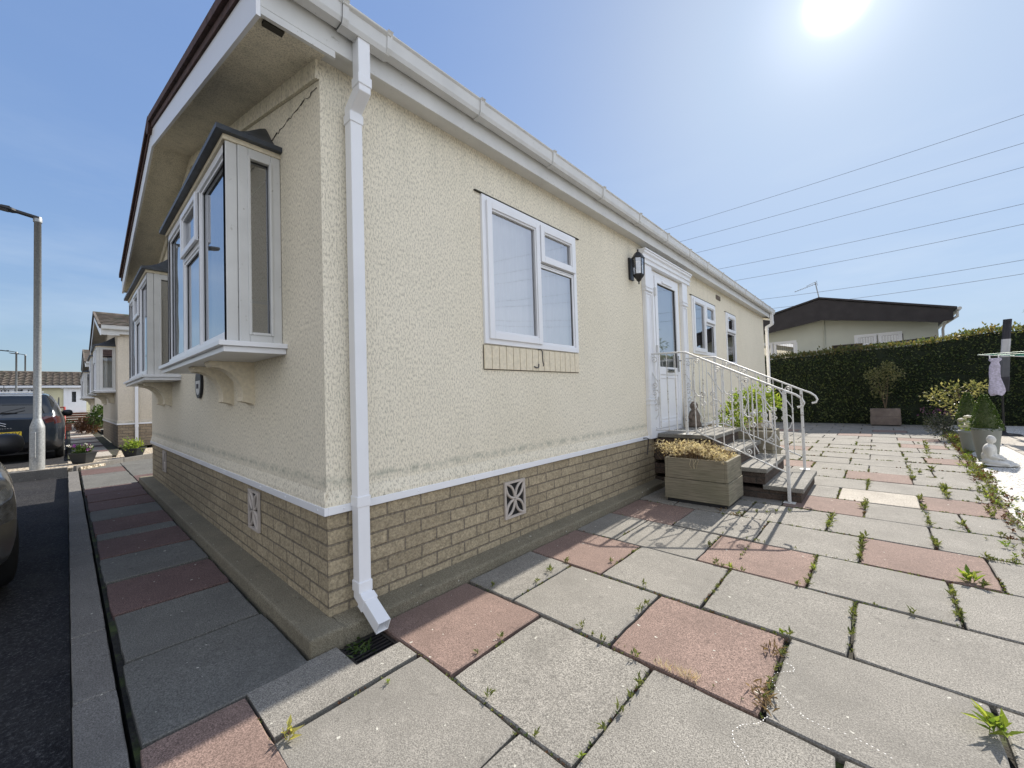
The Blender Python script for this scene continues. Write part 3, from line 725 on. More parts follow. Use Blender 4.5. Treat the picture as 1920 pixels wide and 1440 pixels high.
# wall lantern
lan = thing('wall_lantern', 'black half lantern wall light with clear panes left of the front door', 'wall light', (.0, 3.50, 2.56))
m = MB(); cx, cy = .10, 3.50
hexr = lambda r, z: [(cx + r * math.cos(PI / 6 + k * PI / 3) * .8, cy + r * math.sin(PI / 6 + k * PI / 3), z) for k in range(6)]
def frus(m, r0, z0, r1, z1):
    a, b = hexr(r0, z0), hexr(r1, z1)
    m.add(a + b, [(k, (k + 1) % 6, 6 + (k + 1) % 6, 6 + k) for k in range(6)] + [list(range(6))[::-1], list(range(6, 12))])
m.box(0, .02, 3.45, 3.55, 2.43, 2.68)
frus(m, .085, 2.655, .088, 2.668); frus(m, .085, 2.668, .045, 2.72); frus(m, .045, 2.72, .02, 2.735); m.lathe([(.008, 2.735), (.008, 2.75), (.011, 2.756), (.0, 2.77)], (cx, cy, 0), 8)
frus(m, .07, 2.46, .076, 2.475); frus(m, .03, 2.415, .07, 2.46); m.lathe([(.0, 2.36), (.009, 2.375), (.006, 2.39), (.022, 2.405), (.03, 2.415)], (cx, cy, 0), 8)
for k in range(6):
    a = hexr(.07, 2.475)[k]; b = hexr(.08, 2.655)[k]; m.tube([a, b], .005, 5)
m.build('lantern_frame', 'black_metal', lan, bevel=.0)
m = MB(); a, b = hexr(.066, 2.476), hexr(.076, 2.654); m.add(a + b, [(k, (k + 1) % 6, 6 + (k + 1) % 6, 6 + k) for k in range(6)]); m.build('lantern_pane', 'glass_clear', lan)
m = MB(); m.tube([(cx, cy, 2.476), (cx, cy, 2.52)], .013, 8); m.lathe([(.013, 2.52), (.028, 2.55), (.03, 2.58), (.018, 2.61), (0, 2.62)], (cx, cy, 0), 12); m.build('bulb', 'white_paint', lan)

# house plaque between the bays
pl = thing('house_plaque', 'small oval black house plaque with a pale picture on the gable wall', 'plaque', (-2.80, 0, 1.35))
def oval(m, cx, cz, rx, rz, y, mi, th=.008, zc=(-9, 9)):
    n = 28; pts = []
    for k in range(n):
        x = cx + rx * math.cos(2 * PI * k / n); z = cz + rz * math.sin(2 * PI * k / n); z = min(max(z, zc[0]), zc[1]); pts.append((x, y, z))
    m.prism(pts, (0, -th, 0), mi)
m = MB(); oval(m, -2.80, 1.35, .125, .145, -.001, 0, .022); m.build('plate', 'black_plastic', pl, bevel=.004)
m = MB(); oval(m, -2.80, 1.35, .095, .115, -.023, 0, .002, (1.24, 1.375)); m.build('picture', 'white_paint', pl)
m = MB()
for i in range(3): m.box(-2.85 + i * .035, -2.83 + i * .035, -.0275, -.0252, 1.30, 1.345)
m.build('number', 'parasol_grey', pl)

# ------------------------------------------------------------------ ground, patio, path, kerb, road
g = MB(); R_ = 400
g.add([(-R_, -R_, -.14), (R_, -R_, -.14), (R_, R_, -.14), (-R_, R_, -.14)], [(0, 1, 2, 3)])
struct(g.build('ground', 'earth'))
def sheet(name, mat, poly, z, th=.06):
    m = MB(); m.prism([(x, y, z - th) for x, y in poly], (0, 0, th)); return struct(m.build(name, mat))
sheet('patio_bed', 'soil', [(-6.4, -.72), (3.3, -.72), (3.4, 14.7), (-6.4, 14.7)], -.03, .1)
def slab(mb, x0, x1, y0, y1, sh, mi, top=.0, jit=.0026, gap=.0064, sub=7):
    # sh = shear (y drops with x), slab outline slightly chipped
    t = top + rnd.uniform(-.0025, .0035); tilt = (rnd.uniform(-.003, .003), rnd.uniform(-.003, .003)); rot = rnd.uniform(-.004, .004)
    gx = gap * rnd.uniform(.5, 1.5); gy = gap * rnd.uniform(.5, 1.6)
    x0 += gx; x1 -= gx; y0 += gy; y1 -= gy; cx, cy = (x0 + x1) / 2, (y0 + y1) / 2
    out = []
    cor = [(x0, y0), (x1, y0), (x1, y1), (x0, y1)]
    for k in range(4):
        a, b = cor[k], cor[(k + 1) % 4]
        for i in range(sub):
            q = i / sub; x = a[0] + (b[0] - a[0]) * q; y = a[1] + (b[1] - a[1]) * q
            j = jit * (2.2 if i == 0 and rnd.random() < .25 else 1)
            x += rnd.uniform(-j, j); y += rnd.uniform(-j, j)
            if i == 0: x += (cx - x) * .012; y += (cy - y) * .012
            dx, dy = x - cx, y - cy; x = cx + dx - rot * dy; y = cy + dy + rot * dx
            out.append((x, y - sh * (x - .6)))
    n = len(out)
    zz = lambda x, y, b: t + b + tilt[0] * (x - cx) + tilt[1] * (y - cy)
    lo = [(x, y, zz(x, y, -.04)) for x, y in out]; md = [(x, y, zz(x, y, -.005)) for x, y in out]
    c2 = (sum(p[0] for p in out) / n, sum(p[1] for p in out) / n)
    tp = []
    for x, y in out:
        d = math.hypot(x - c2[0], y - c2[1]); k = 1 - .006 / d; X, Y = c2[0] + (x - c2[0]) * k, c2[1] + (y - c2[1]) * k; tp.append((X, Y, zz(X, Y, 0)))
    mb.add(lo + md + tp, [(i, (i + 1) % n, n + (i + 1) % n, n + i) for i in range(n)] + [(n + i, n + (i + 1) % n, 2 * n + (i + 1) % n, 2 * n + i) for i in range(n)] + [[2 * n + i for i in range(n)]], mi)
reds = [(.49, .49), (.38, 1.71), (1.45, 1.01), (1.45, 2.24), (2.25, 2.77), (1.7, 4.0), (2.53, 4.5), (2.04, 6.05), (2.72, 10.47), (2.72, 7.5), (2.73, 9.16), (1.01, 6.6), (.95, 8.31), (.7, 3.05), (.45, -.62), (1.6, 11.2), (.4, 11.9), (2.2, 12.6)]
pm = MB()
for k in range(-1, 24):
    ya, yb = .19 + .602 * k, .19 + .602 * (k + 1)
    off = .11 if k % 2 == 0 else .50
    js = [off + .607 * i for i in range(-16, 6)]
    for a, b in zip(js, js[1:]):
        lim = .126
        if ya < 10.9:
            if b <= lim + .05: continue
            a2 = max(a, lim)
        else: a2 = a
        if a2 < -6: continue
        if k == -1 and a2 < .49: continue
        xr = 2.93 + max(0, (ya - 4) * .03)
        if a2 > xr: continue
        b2 = min(b, xr)
        if b2 - a2 < .05: continue
        mi = 0
        for rx, ry in reds:
            yy = ry + .035 * (rx - .6)
            if a <= rx < b and ya <= yy < yb: mi = 1
        if a <= 2.06 < b and ya <= 4.75 < yb: mi = 2
        if k == 0 and a < .3:      # cut for the drain beside the first slab
            slab(pm, .128, .71, .19, .792, .0, 1, gap=.006)
            continue
        slab(pm, a2, b2, ya, yb, .035, mi)
# pieces round the gully
L_ = [(.150, -.395), (.485, -.395), (.485, .182), (.345, .182), (.345, -.03), (.150, -.03)]; pm.prism([(x, y, -.04) for x, y in L_], (0, 0, .041), 0)
# half row along the kerb
for a, b, mi in ((.18, .79, 1), (.79, 1.40, 0), (1.40, 2.0, 0), (2.0, 2.6, 0)): slab(pm, a, b, -.715, -.40, .0, mi)
patio = struct(pm.build('patio', ['slab_grey', 'slab_red', 'slab_pale']))
# front path
fp = MB(); js = [(-.48, .18, 0), (-1.09, -.48, 0), (-1.70, -1.09, 1), (-2.33, -1.70, 0), (-2.94, -2.33, 1), (-3.20, -2.94, 0), (-3.81, -3.20, 1), (-4.42, -3.81, 0), (-5.03, -4.42, 1), (-5.64, -5.03, 1)]
for a, b, mi in js: slab(fp, a, b, -.715, -.145, .0, mi, gap=.0135)
x = -5.64; kk = 0
while x > -9.1:
    a = x - (.61 if x > -6 else .86)
    if x < -6.2:
        yy = -.715
        for w_, mi in ((.57, 1 if kk % 4 == 3 else 0), (.62, 1 if kk % 4 == 1 else 0), (.62, 0)):
            slab(fp, a, x, yy, yy + w_, 0, mi, gap=.006); yy += w_
    else: slab(fp, a, x, -.715, -.145, 0, 0 if kk % 2 else 1, gap=.006)
    x = a; kk += 1
struct(fp.build('path', ['slab_path_grey', 'slab_path_red']))
sheet('path_bed', 'soil', [(-9.0, -.72), (-6.2, -.72), (-6.2, 1.6), (-9.6, 1.6)], -.028, .1)
# kerb
kb = MB(); x = .95; 
kj = [.95, .35, -.28, -.95, -1.75, -2.6, -3.5, -4.42, -5.3, -5.9, -6.9, -7.8, -8.75]
for a, b in zip(kj, kj[1:]): slab(kb, b, a, -.86, -.735, 0, 0, top=.002, gap=.0022, jit=.0015); 
kb.box(-8.75, 3.4, -.855, -.74, -.14, -.035)
struct(kb.build('kerb', 'kerb_concrete'))
for _ in (0,):
    kb = MB(); kb.box(1., 3.4, -.86, -.735, -.03, .002)
    struct(kb.build('kerb', 'kerb_concrete', bevel=.006))
# road in front
sheet('road', 'asphalt', [(-8.95, -7.5), (60, -7.5), (60, -.862), (-8.95, -.862)], -.10, .03)
# raised ground with driveway beyond the lamp
sheet('driveway', 'asphalt', [(-90, -30), (-9.55, -30), (-9.9, -.86), (-90, -.86)], .045, .2)
sheet('verge', 'gravel_buff', [(-9.55, -30), (-8.96, -30), (-8.96, -.84), (-8.9, -.70), (-10.2, .60), (-10.2, 6), (-12.2, 6), (-12.2, -.2), (-10.6, -.86), (-9.9, -.86)], .05, .2)
kb = MB()
def kerbrun(m, pts, w=.06, z0=-.13, z1=.075):
    for a, b in zip(pts, pts[1:]):
        a, b = V((*a, z0)), V((*b, z0)); d = (b - a); n = V((-d.y, d.x, 0)).normalized() * w
        L = d.length; k = max(1, int(L / .9)); 
        for i in range(k): m.obox(a + d * (i / k) + d.normalized() * .003, d / k - d.normalized() * .006, n, V((0, 0, z1 - z0)))
kerbrun(kb, [(-8.96, -9.0), (-8.96, -.86)], -.06); kerbrun(kb, [(-8.92, -.80), (-10.15, .55)], -.06, z1=.085)
struct(kb.build('edging', 'kerb_concrete', bevel=.008))
fp = MB(); x = -10.3; kk = 0
while x > -34:
    slab(fp, x - .6, x, -.80, -.20, 0, kk % 3 == 2, top=.10, gap=.006); kk += 1; x -= .6
struct(fp.build('path', ['slab_pale', 'slab_path_red']))
sheet('path_bed', 'soil', [(-60, -.86), (-10.5, -.86), (-10.3, -.15), (-12.0, .0), (-60, .0)], .088, .2)
# gravel and pale tiles on the right
gv = MB(); ed = [(2.87, 3.9), (2.885, 4.6), (2.92, 5.115), (2.95, 5.8), (2.99, 6.7), (3.03, 7.6), (3.09, 8.8), (3.17, 10.4), (3.26, 12.1), (3.3, 14.6)]
rows = []
pe = [(2.9, -.6), (2.88, 1.5)] + ed
for x, y in pe:
    rows.append([V((x + rnd.uniform(-.02, .02) + dx, y, .0 + .028 * min(1, dx * 6) + rnd.uniform(0, .006))) for dx in (0, .06, .15, .5, 1.6, 3.5, 6.)])
vs = [p for r in rows for p in r]; k = len(rows[0])
gv.add(vs, [(i * k + j, i * k + j + 1, (i + 1) * k + j + 1, (i + 1) * k + j) for i in range(len(rows) - 1) for j in range(k - 1)], 0, True)
struct(gv.build('gravel', 'gravel_white'))
# loose white pebbles, thicker near the camera side
pb = MB()
for i in range(2600):
    y = 3.9 + 9 * rnd.random() ** 1.6; e = 2.87 + (y - 3.9) * .045
    x = e + abs(rnd.gauss(0, .35)); s_ = rnd.uniform(.007, .016); h = .028 * min(1, (x - e) * 6)
    r3 = [V((x + s_ * math.cos(a + .3 * i) * rnd.uniform(.7, 1.1), y + s_ * math.sin(a + .3 * i), h + .002)) for a in (0, PI / 2, PI, 3 * PI / 2)]
    pb.add(r3 + [V((x, y, h + s_ * .8))], [(0, 1, 4), (1, 2, 4), (2, 3, 4), (3, 0, 4)], 0, True)
o = pb.build('pebbles', 'white_stone'); o['kind'] = 'stuff'; tag(o, 'loose white pebbles along the edge of the patio', 'pebbles')
tl = MB()
for j in range(5):
    for i in range(6): slab(tl, 3.62 + i * .61, 4.22 + i * .61, 8.55 + j * .61, 9.16 + j * .61, 0, 0, top=.045, gap=.006)
struct(tl.build('garden_tiles', 'slab_pale'))
tl = MB()
for i in range(14): slab(tl, -2.5 + i * .61, -1.9 + i * .61, 13.75, 14.35, 0, 0, top=.012, gap=.006)

# gully drain
dr = thing('drain', 'small black gully grate at the foot of the corner downpipe', 'drain', (.25, .08, 0))
m = MB(); m.box(.125, .345, -.03, .19, -.06, -.04); m.build('gully', 'vent_dark', dr)
m = MB(); 
for i in range(7): m.box(.165 + i * .025, .176 + i * .025, -.01, .17, -.028, -.014)
m.box(.155, .34, -.024, -.0105, -.028, -.012); m.box(.155, .34, .1705, .184, -.028, -.012)
m.build('grate', 'black_metal', dr)

# white dotted trails
tr = MB()
T1 = [(1.722, .822), (1.734, .769), (1.72, .718), (1.674, .668), (1.657, .617), (1.67, .582), (1.702, .558), (1.73, .515), (1.76, .45), (1.80, .38)]
T2 = [(1.71, 1.0), (1.719, .959), (1.745, .926), (1.781, .881), (1.832, .843), (1.891, .834), (1.946, .847), (1.998, .839), (2.041, .826), (2.082, .81), (2.14, .77)]
T3 = [(1.72, 1.132), (1.763, 1.125), (1.77, 1.098), (1.726, 1.049), (1.709, 1.023)]
for T in (T1, T2, T3):
    P = [V((a, b, .0055)) for a, b in T]
    for a, b in zip(P, P[1:]):
        L = (b - a).length; n = max(1, int(L / .0125))
        for i in range(n):
            if rnd.random() < .12: continue
            c = a + (b - a) * ((i + .5) / n) + V((rnd.uniform(-.0015, .0015), rnd.uniform(-.0015, .0015), 0)); d = (b - a).normalized() * rnd.uniform(.0025, .0045); w = d.cross(V((0, 0, 1))).normalized() * rnd.uniform(.001, .0019)
            tr.add([c - d, c + w, c + d, c - w], [(0, 1, 2, 3)])
o = tr.build('powder_trail', 'powder'); o['kind'] = 'stuff'; tag(o, 'white dotted powder trails curving over the nearest slabs', 'powder trail')

# ------------------------------------------------------------------ weeds
def weed(mb, x, y, s, n=9, mi=0, spread=1.):
    for i in range(n):
        a = rnd.uniform(0, 2 * PI); el = rnd.uniform(.35, 1.25)
        p = V((x + rnd.uniform(-.25, .25) * s, y + rnd.uniform(-.25, .25) * s, rnd.uniform(0, .45) * s))
        d = V((math.cos(a) * math.cos(el) * spread, math.sin(a) * math.cos(el) * spread, math.sin(el) * .8))
        mb.leaf(p, d, V((0, 0, 1)), s * rnd.uniform(.45, .95), s * rnd.uniform(.16, .30), mi, rnd.uniform(.1, .4))
    for i in range(max(1, n // 6)):
        q = V((x + rnd.uniform(-.2, .2) * s, y + rnd.uniform(-.2, .2) * s, 0)); mb.tube([q, q + V((rnd.uniform(-.15, .15) * s, rnd.uniform(-.15, .15) * s, s * .6))], .0012, 4, mi, cap=False)
WD = [(0.555, -0.0), (0.691, 0.36), (0.696, 0.507), (0.308, 0.846), (0.922, 0.203), (0.472, 1.055), (0.998, 1.405), (0.946, 0.818), (1.014, 0.8), (1.077, 0.79), (1.239, 0.78), (1.331, 0.545), (1.335, 0.465), (1.327, 0.353), (1.333, 0.633), (1.166, 0.184), (1.331, 0.214), (1.101, 1.13), (1.1, 1.211), (1.334, 1.64), (0.451, 1.406), (0.459, 1.214), (1.108, 2.289), (1.323, 1.97), (0.686, 1.601), (1.23, 2.0), (1.677, 1.96), (1.72, 2.268), (1.943, 3.121), (1.933, 2.913), (1.93, 2.673), (1.723, 3.355), (1.724, 3.607), (1.925, 4.101), (1.934, 5.418), (2.331, 4.74), (2.327, 3.809), (2.321, 3.315), (2.549, 5.372), (2.518, 3.887), (2.805, 5.129), (2.733, 4.356), (2.654, 3.143), (2.542, 3.129), (2.457, 2.554), (2.313, 2.203), (2.31, 2.047), (2.318, 2.32), (2.418, 6.383), (2.545, 6.721), (2.339, 7.483), (2.592, 9.923), (1.686, 1.356), (2.146, 1.95), (1.928, 1.756), (1.93, 1.545), (1.717, 1.355)]
wm = MB()
for x, y in WD:  # sizes grow a little with distance so far tufts stay ragged
    dcam = math.hypot(x - 2.06, y + .87); s = .032 + .006 * min(dcam, 6)
    weed(wm, x, y, s * rnd.uniform(.5, 1.15), int(7 + dcam * 1.5), 0 if rnd.random() < .8 else 1)
# extra growth running along some joints
def run(x0, y0, x1, y1, n, s):
    for i in range(n):
        q = rnd.random(); weed(wm, x0 + (x1 - x0) * q + rnd.uniform(-.006, .006), y0 + (y1 - y0) * q, s * rnd.uniform(.5, 1.1), 6, 0)
run(1.93, 2.60, 1.94, 3.15, 14, .045); run(1.724, 3.2, 1.724, 3.75, 12, .05); run(1.93, 1.38, 1.93, 1.9, 16, .018); run(2.315, 2.0, 2.32, 2.5, 10, .045)
run(1.72, 1.95, 1.72, 2.5, 10, .04); run(1.33, 1.42, 1.335, 1.95, 14, .02); run(2.33, 3.2, 2.33, 4.4, 16, .06); run(1.94, 3.9, 1.94, 4.5, 8, .05); run(2.53, 4.9, 2.54, 5.6, 14, .08)
run(1.71, .85, 1.72, 1.3, 12, .03); run(2.53, 3.1, 2.75, 3.1, 9, .05); run(2.33, 5.6, 2.34, 7.0, 12, .06); run(1.1, .82, 1.7, .80, 8, .012)
run(1.94, 5.0, 1.94, 5.5, 6, .05); run(2.6, 7.9, 2.7, 10.4, 12, .1); run(1.33, 2.2, 1.34, 2.6, 5, .04); run(1.0, 2.62, 1.6, 2.58, 7, .03); run(2.0, 1.95, 2.3, 1.94, 4, .02)
run(1.73, 2.58, 1.95, 2.56, 3, .02); run(1.1, 1.98, 1.5, 1.97, 8, .03); run(.9, 3.0, 1.5, 3.7, 10, .05)
# moss and seedlings packed along the joints
mm = MB()
def tuft(x, y, s, mi):
    for j in range(4):
        a = rnd.uniform(0, 2 * PI); mm.leaf(V((x, y, -.008)), V((math.cos(a) * .8, math.sin(a) * .8, rnd.uniform(.5, 1.3))), V((0, 0, 1)), s * rnd.uniform(.7, 1.3), s * .45, mi)
for k in range(-1, 16):
    ya = .19 + .602 * k
    ph = rnd.uniform(0, 9)
    for i in range(150):
        x = rnd.uniform(.2, 2.95)
        if noise.noise(V((x * 2.2, k * 3.1, ph))) < .02: continue
        tuft(x, ya - .035 * (x - .6) + rnd.uniform(-.004, .004), rnd.uniform(.006, .014) + .0012 * k, rnd.choice((0, 0, 1, 2)))
    off = .11 if k % 2 == 0 else .50
    for q in range(5):
        xj = off + .607 * q
        if not .2 < xj < 2.9: continue
        for i in range(26):
            y = ya + .602 * rnd.random()
            if noise.noise(V((y * 3, q * 2.7, ph))) < -.05: continue
            tuft(xj + rnd.uniform(-.004, .004), y - .035 * (xj - .6), rnd.uniform(.007, .018) + .0012 * k, rnd.choice((0, 0, 1, 2)))
o = mm.build('moss', ['leaf_weed', 'leaf_box', 'leaf_redbrown']); o['kind'] = 'stuff'; tag(o, 'thin moss and seedlings filling the paving joints', 'moss')
o = wm.build('weeds', ['leaf_weed', 'leaf_bright']); o['kind'] = 'stuff'; tag(o, 'small green weeds growing in the paving joints', 'weeds')
fm = MB()
for i in range(520):
    y = 3.2 + 9.2 * rnd.random(); e = 2.86 + (y - 3.9) * .043
    x = e + rnd.gauss(-.02, .055 + .02 * max(0, 5.5 - y) * .6); s = rnd.uniform(.03, .085) * (.7 + .05 * (y - 3))
    weed(fm, x, y, s, 8, rnd.choice((0, 0, 0, 0, 1, 2, 2)))
o = fm.build('weed_fringe', ['leaf_weed', 'leaf_bright', 'leaf_redbrown']); o['kind'] = 'stuff'; tag(o, 'ragged green weeds along the edge between patio and white gravel', 'weeds')
def one_weed(name, label, x, y, s, n, mat, cat='weed', spread=1.):
    m = MB(); weed(m, x, y, s, n, 0, spread); o = m.build(name, mat); tag(o, label, cat); return recenter(o)
one_weed('weed', 'bright green leafy weed in the joint at the lower right', 2.303, 1.154, .085, 22, 'leaf_bright')
one_weed('weed', 'pale yellow wilting seedling on the joint at bottom left', .526, -.36, .06, 12, 'leaf_yellow')
one_weed('weed', 'broad bright dandelion leaves behind the far red slab at right', 2.415, 2.60, .10, 18, 'leaf_bright', spread=1.3)
m = MB()
for i in range(70):
    x = 1.42 + rnd.uniform(-.09, .09); y = .79 + rnd.uniform(-.015, .02); a = rnd.uniform(0, 2 * PI)
    m.leaf(V((x, y, 0)), V((math.cos(a) * .6, math.sin(a) * .6, 1)), V((0, 1, 0)), rnd.uniform(.02, .05), .0022, 0)
tag(recenter(m.build('dry_grass', 'leaf_straw')), 'tuft of dry straw grass at the edge of the near red slab', 'dry grass')
m = MB()
for k, (cx_, cy_) in enumerate([(1.70, .888), (1.715, .82), (1.06, 3.2), (.93, 3.28), (1.685, 1.2)]):
    for i in range(28):
        x = cx_ + rnd.gauss(0, .02); y = cy_ + rnd.gauss(0, .03); a = rnd.uniform(0, 2 * PI)
        m.leaf(V((x, y, 0)), V((math.cos(a), math.sin(a), rnd.uniform(.3, 1))), V((0, 0, 1)), rnd.uniform(.015, .045), .007, 0)
o = m.build('dead_weeds', 'leaf_strawdark'); o['kind'] = 'stuff'; tag(o, 'withered brown weeds between the slabs', 'dead weeds')
# fern / plant in the gully
m = MB()
for i in range(60):
    a = rnd.uniform(0, 2 * PI); m.leaf(V((.22 + rnd.gauss(0, .035), .05 + rnd.gauss(0, .03), -.03)), V((math.cos(a), math.sin(a), rnd.uniform(.3, 1.2))), V((0, 0, 1)), rnd.uniform(.03, .06), .012, 0)
tag(recenter(m.build('weed', 'leaf_box')), 'dark green weed growing out of the gully beneath the downpipe', 'weed')

# ------------------------------------------------------------------ entrance steps
st = thing('entrance_steps', 'brown brick entrance steps with concrete treads below the front door', 'steps', (.75, 4.5, 0))
lv = [(1.49, .145), (1.19, .31), (.93, .475), (.70, .63)]
prev = 0.
for xo, z in lv:
    m = MB(); ins = .025
    zb = prev; m.box(.0 if z > .14 else 0, xo - ins, 3.95 + ins, 5.12 - ins, zb - (.0 if zb == 0 else -.001), z - .045)
    m.build('riser', 'brown_brick', st)
    m = MB(); n = 2
    xi = {1.49: 1.165, 1.19: .905, .93: .675, .70: .062}[xo]
    for i in range(n): m.box(xi - .02 if xi > .1 else xi, xo, 3.95 + 1.17 * i / n + .002, 3.95 + 1.17 * (i + 1) / n - .002, z - .045, z)
    m.build('tread', 'step_concrete', st, bevel=.006)
    prev = z - .0
# ------------------------------------------------------------------ wrought-iron railings
def spiral(c, r0, turns, a0, sgn, y, n=22):
    pts = []
    for i in range(n + 1):
        q = i / n; a = a0 + sgn * q * turns * 2 * PI; r = r0 * (1 - q * .85); pts.append((c[0] + r * math.cos(a), y, c[1] + r * math.sin(a)))
    return pts
def railing(name, label, y, postz):
    t = thing(name, label, 'railing', (.9, y, 0), 'white wrought iron railings either side of the steps')
    xp = .425; x2 = 1.375; zt0 = 1.60; zt = 1.585; slope = .50
    top = lambda x: zt if x <= xp else zt - slope * (x - xp)
    lowz = lambda x: .675 if x <= xp + .08 else .675 - .44 * (x - xp - .08)
    m = MB(); hw = .004
    path = [(.0, y, zt0), (xp, y, zt), (x2, y, top(x2)), (x2 + .09, y, top(x2 + .09) + .004), (x2 + .135, y, top(x2 + .135) - .01), (x2 + .155, y, top(x2) - .12), (x2 + .14, y, top(x2) - .155), (x2 + .10, y, top(x2) - .165)]
    m.tube(path, .011, 8); m.build('handrail', 'iron_white', t)
    m = MB(); m.tube([(.0, y, .675), (xp + .08, y, .675), (x2, y, lowz(x2))], .008, 6); m.build('bottom_rail', 'iron_white', t)
    for xx, z0, z1, r in ((xp - .005, .632, zt, .0135), (x2, postz, top(x2), .014)):
        m = MB(); m.box(xx - r, xx + r, y - r, y + r, z0, z1 - .006); m.box(xx - .05, xx + .05, y - .04, y + .04, z0, z0 + .008); m.build('post', 'iron_white', t, bevel=.003)
    m = MB(); m.tube([(.012, y, .66), (.012, y, zt0)], .009, 6); m.build('post', 'iron_white', t)
    m = MB()
    def bar(x, z0=None, z1=None):
        a = z0 if z0 else lowz(x); b = z1 if z1 else top(x); mid = (a + b) / 2
        m = MB(); m.tube([(x, y, a), (x, y, mid - .16), (x, y, mid - .14), (x, y, mid + .14), (x, y, mid + .16), (x, y, b)], [.0055, .0055, .0085, .0085, .0055, .0055], 6); m.build('baluster', 'iron_white', t)
    for x in (.12, .215, .31): bar(x)
    for x in (.52, .615, .71, .805, .90, .995, 1.09, 1.185, 1.28): bar(x)
    m = MB(); r = .0066
    # platform side column of scrolls
    m.tube(spiral((.065, 1.52), .045, 1.3, PI, -1, y), r, 5); m.tube([(.012, y, 1.42), (.06, y, 1.32), (.10, y, 1.26)], r, 5)
    for z in (1.22, 1.12, 1.02, .93): m.tube(spiral((.06, z), .045, 1.2, PI if z in (1.22, 1.02) else 0, 1, y), r, 5)
    m.tube([(.10, y, .93), (.09, y, .85), (.04, y, .78), (.03, y, .72), (.08, y, .69)], r, 5)
    # panels: clusters of four scrolls with long arms and diagonals
    m.build('scrollwork', 'iron_white', t)
    for cx_ in (.66, 1.14):
        m = MB()
        cz = (top(cx_) + lowz(cx_)) / 2
        for sx in (1, -1):
            m.tube(spiral((cx_ + sx * .048, cz + .055), .036, 1.5, -PI / 2, sx, y), r, 5)
            m.tube(spiral((cx_ + sx * .048, cz - .045), .036, 1.5, PI / 2, -sx, y), r, 5)
        m.tube([(cx_ - .048, y, cz + .02), (cx_ - .11, y, cz + .04), (cx_ - .15, y, cz + .10), (cx_ - .155, y, cz + .26), (cx_ - .13, y, top(cx_ - .13) - .09)], r, 5)
        m.tube([(cx_ + .048, y, cz + .0), (cx_ + .11, y, cz - .02), (cx_ + .14, y, cz - .07), (cx_ + .11, y, cz - .16), (cx_ + .05, y, cz - .22), (cx_ + .03, y, cz - .30)], r, 5)
        m.tube([(cx_ + .01, y, cz + .30), (cx_ + .15, y, cz + .06)], r, 5); m.tube([(cx_ - .15, y, cz - .04), (cx_ - .01, y, cz - .33)], r, 5)
        m.tube(spiral((cx_ - .10, lowz(cx_ - .1) + .045), .036, 1.4, PI, 1, y), r, 5)
        m.tube(spiral((cx_ + .10, top(cx_ + .1) - .06), .036, 1.4, 0, 1, y), r, 5)
        m.tube(spiral((cx_ - .10, top(cx_ - .1) - .05), .032, 1.4, PI, -1, y), r, 5)
        m.build('scrollwork', 'iron_white', t)
    return t
railing('railing', 'white wrought iron railing with scrolls on the near side of the steps', 3.925, .0)
railing('railing', 'white wrought iron railing with scrolls on the far side of the steps', 5.10, .145)

# figure standing on the top step by the far side
m = MB(); fx, fy = .17, 4.96
m.lathe([(.0, .631), (.085, .631), (.09, .66), (.07, .72), (.075, .78), (.06, .84), (.035, .87), (.05, .90), (.052, .94), (.03, .975), (0, .985)], (fx, fy, 0), 12)
m.lathe([(0, -.03), (.03, -.01), (.032, .02), (0, .04)], (fx + .03, fy - .05, .80), 8); m.lathe([(0, -.03), (.03, -.01), (.032, .02), (0, .04)], (fx - .03, fy - .06, .76), 8)
tag(recenter(m.build('garden_ornament', 'brown_stone')), 'small brown stone ornament on the top step beside the door', 'garden ornament')

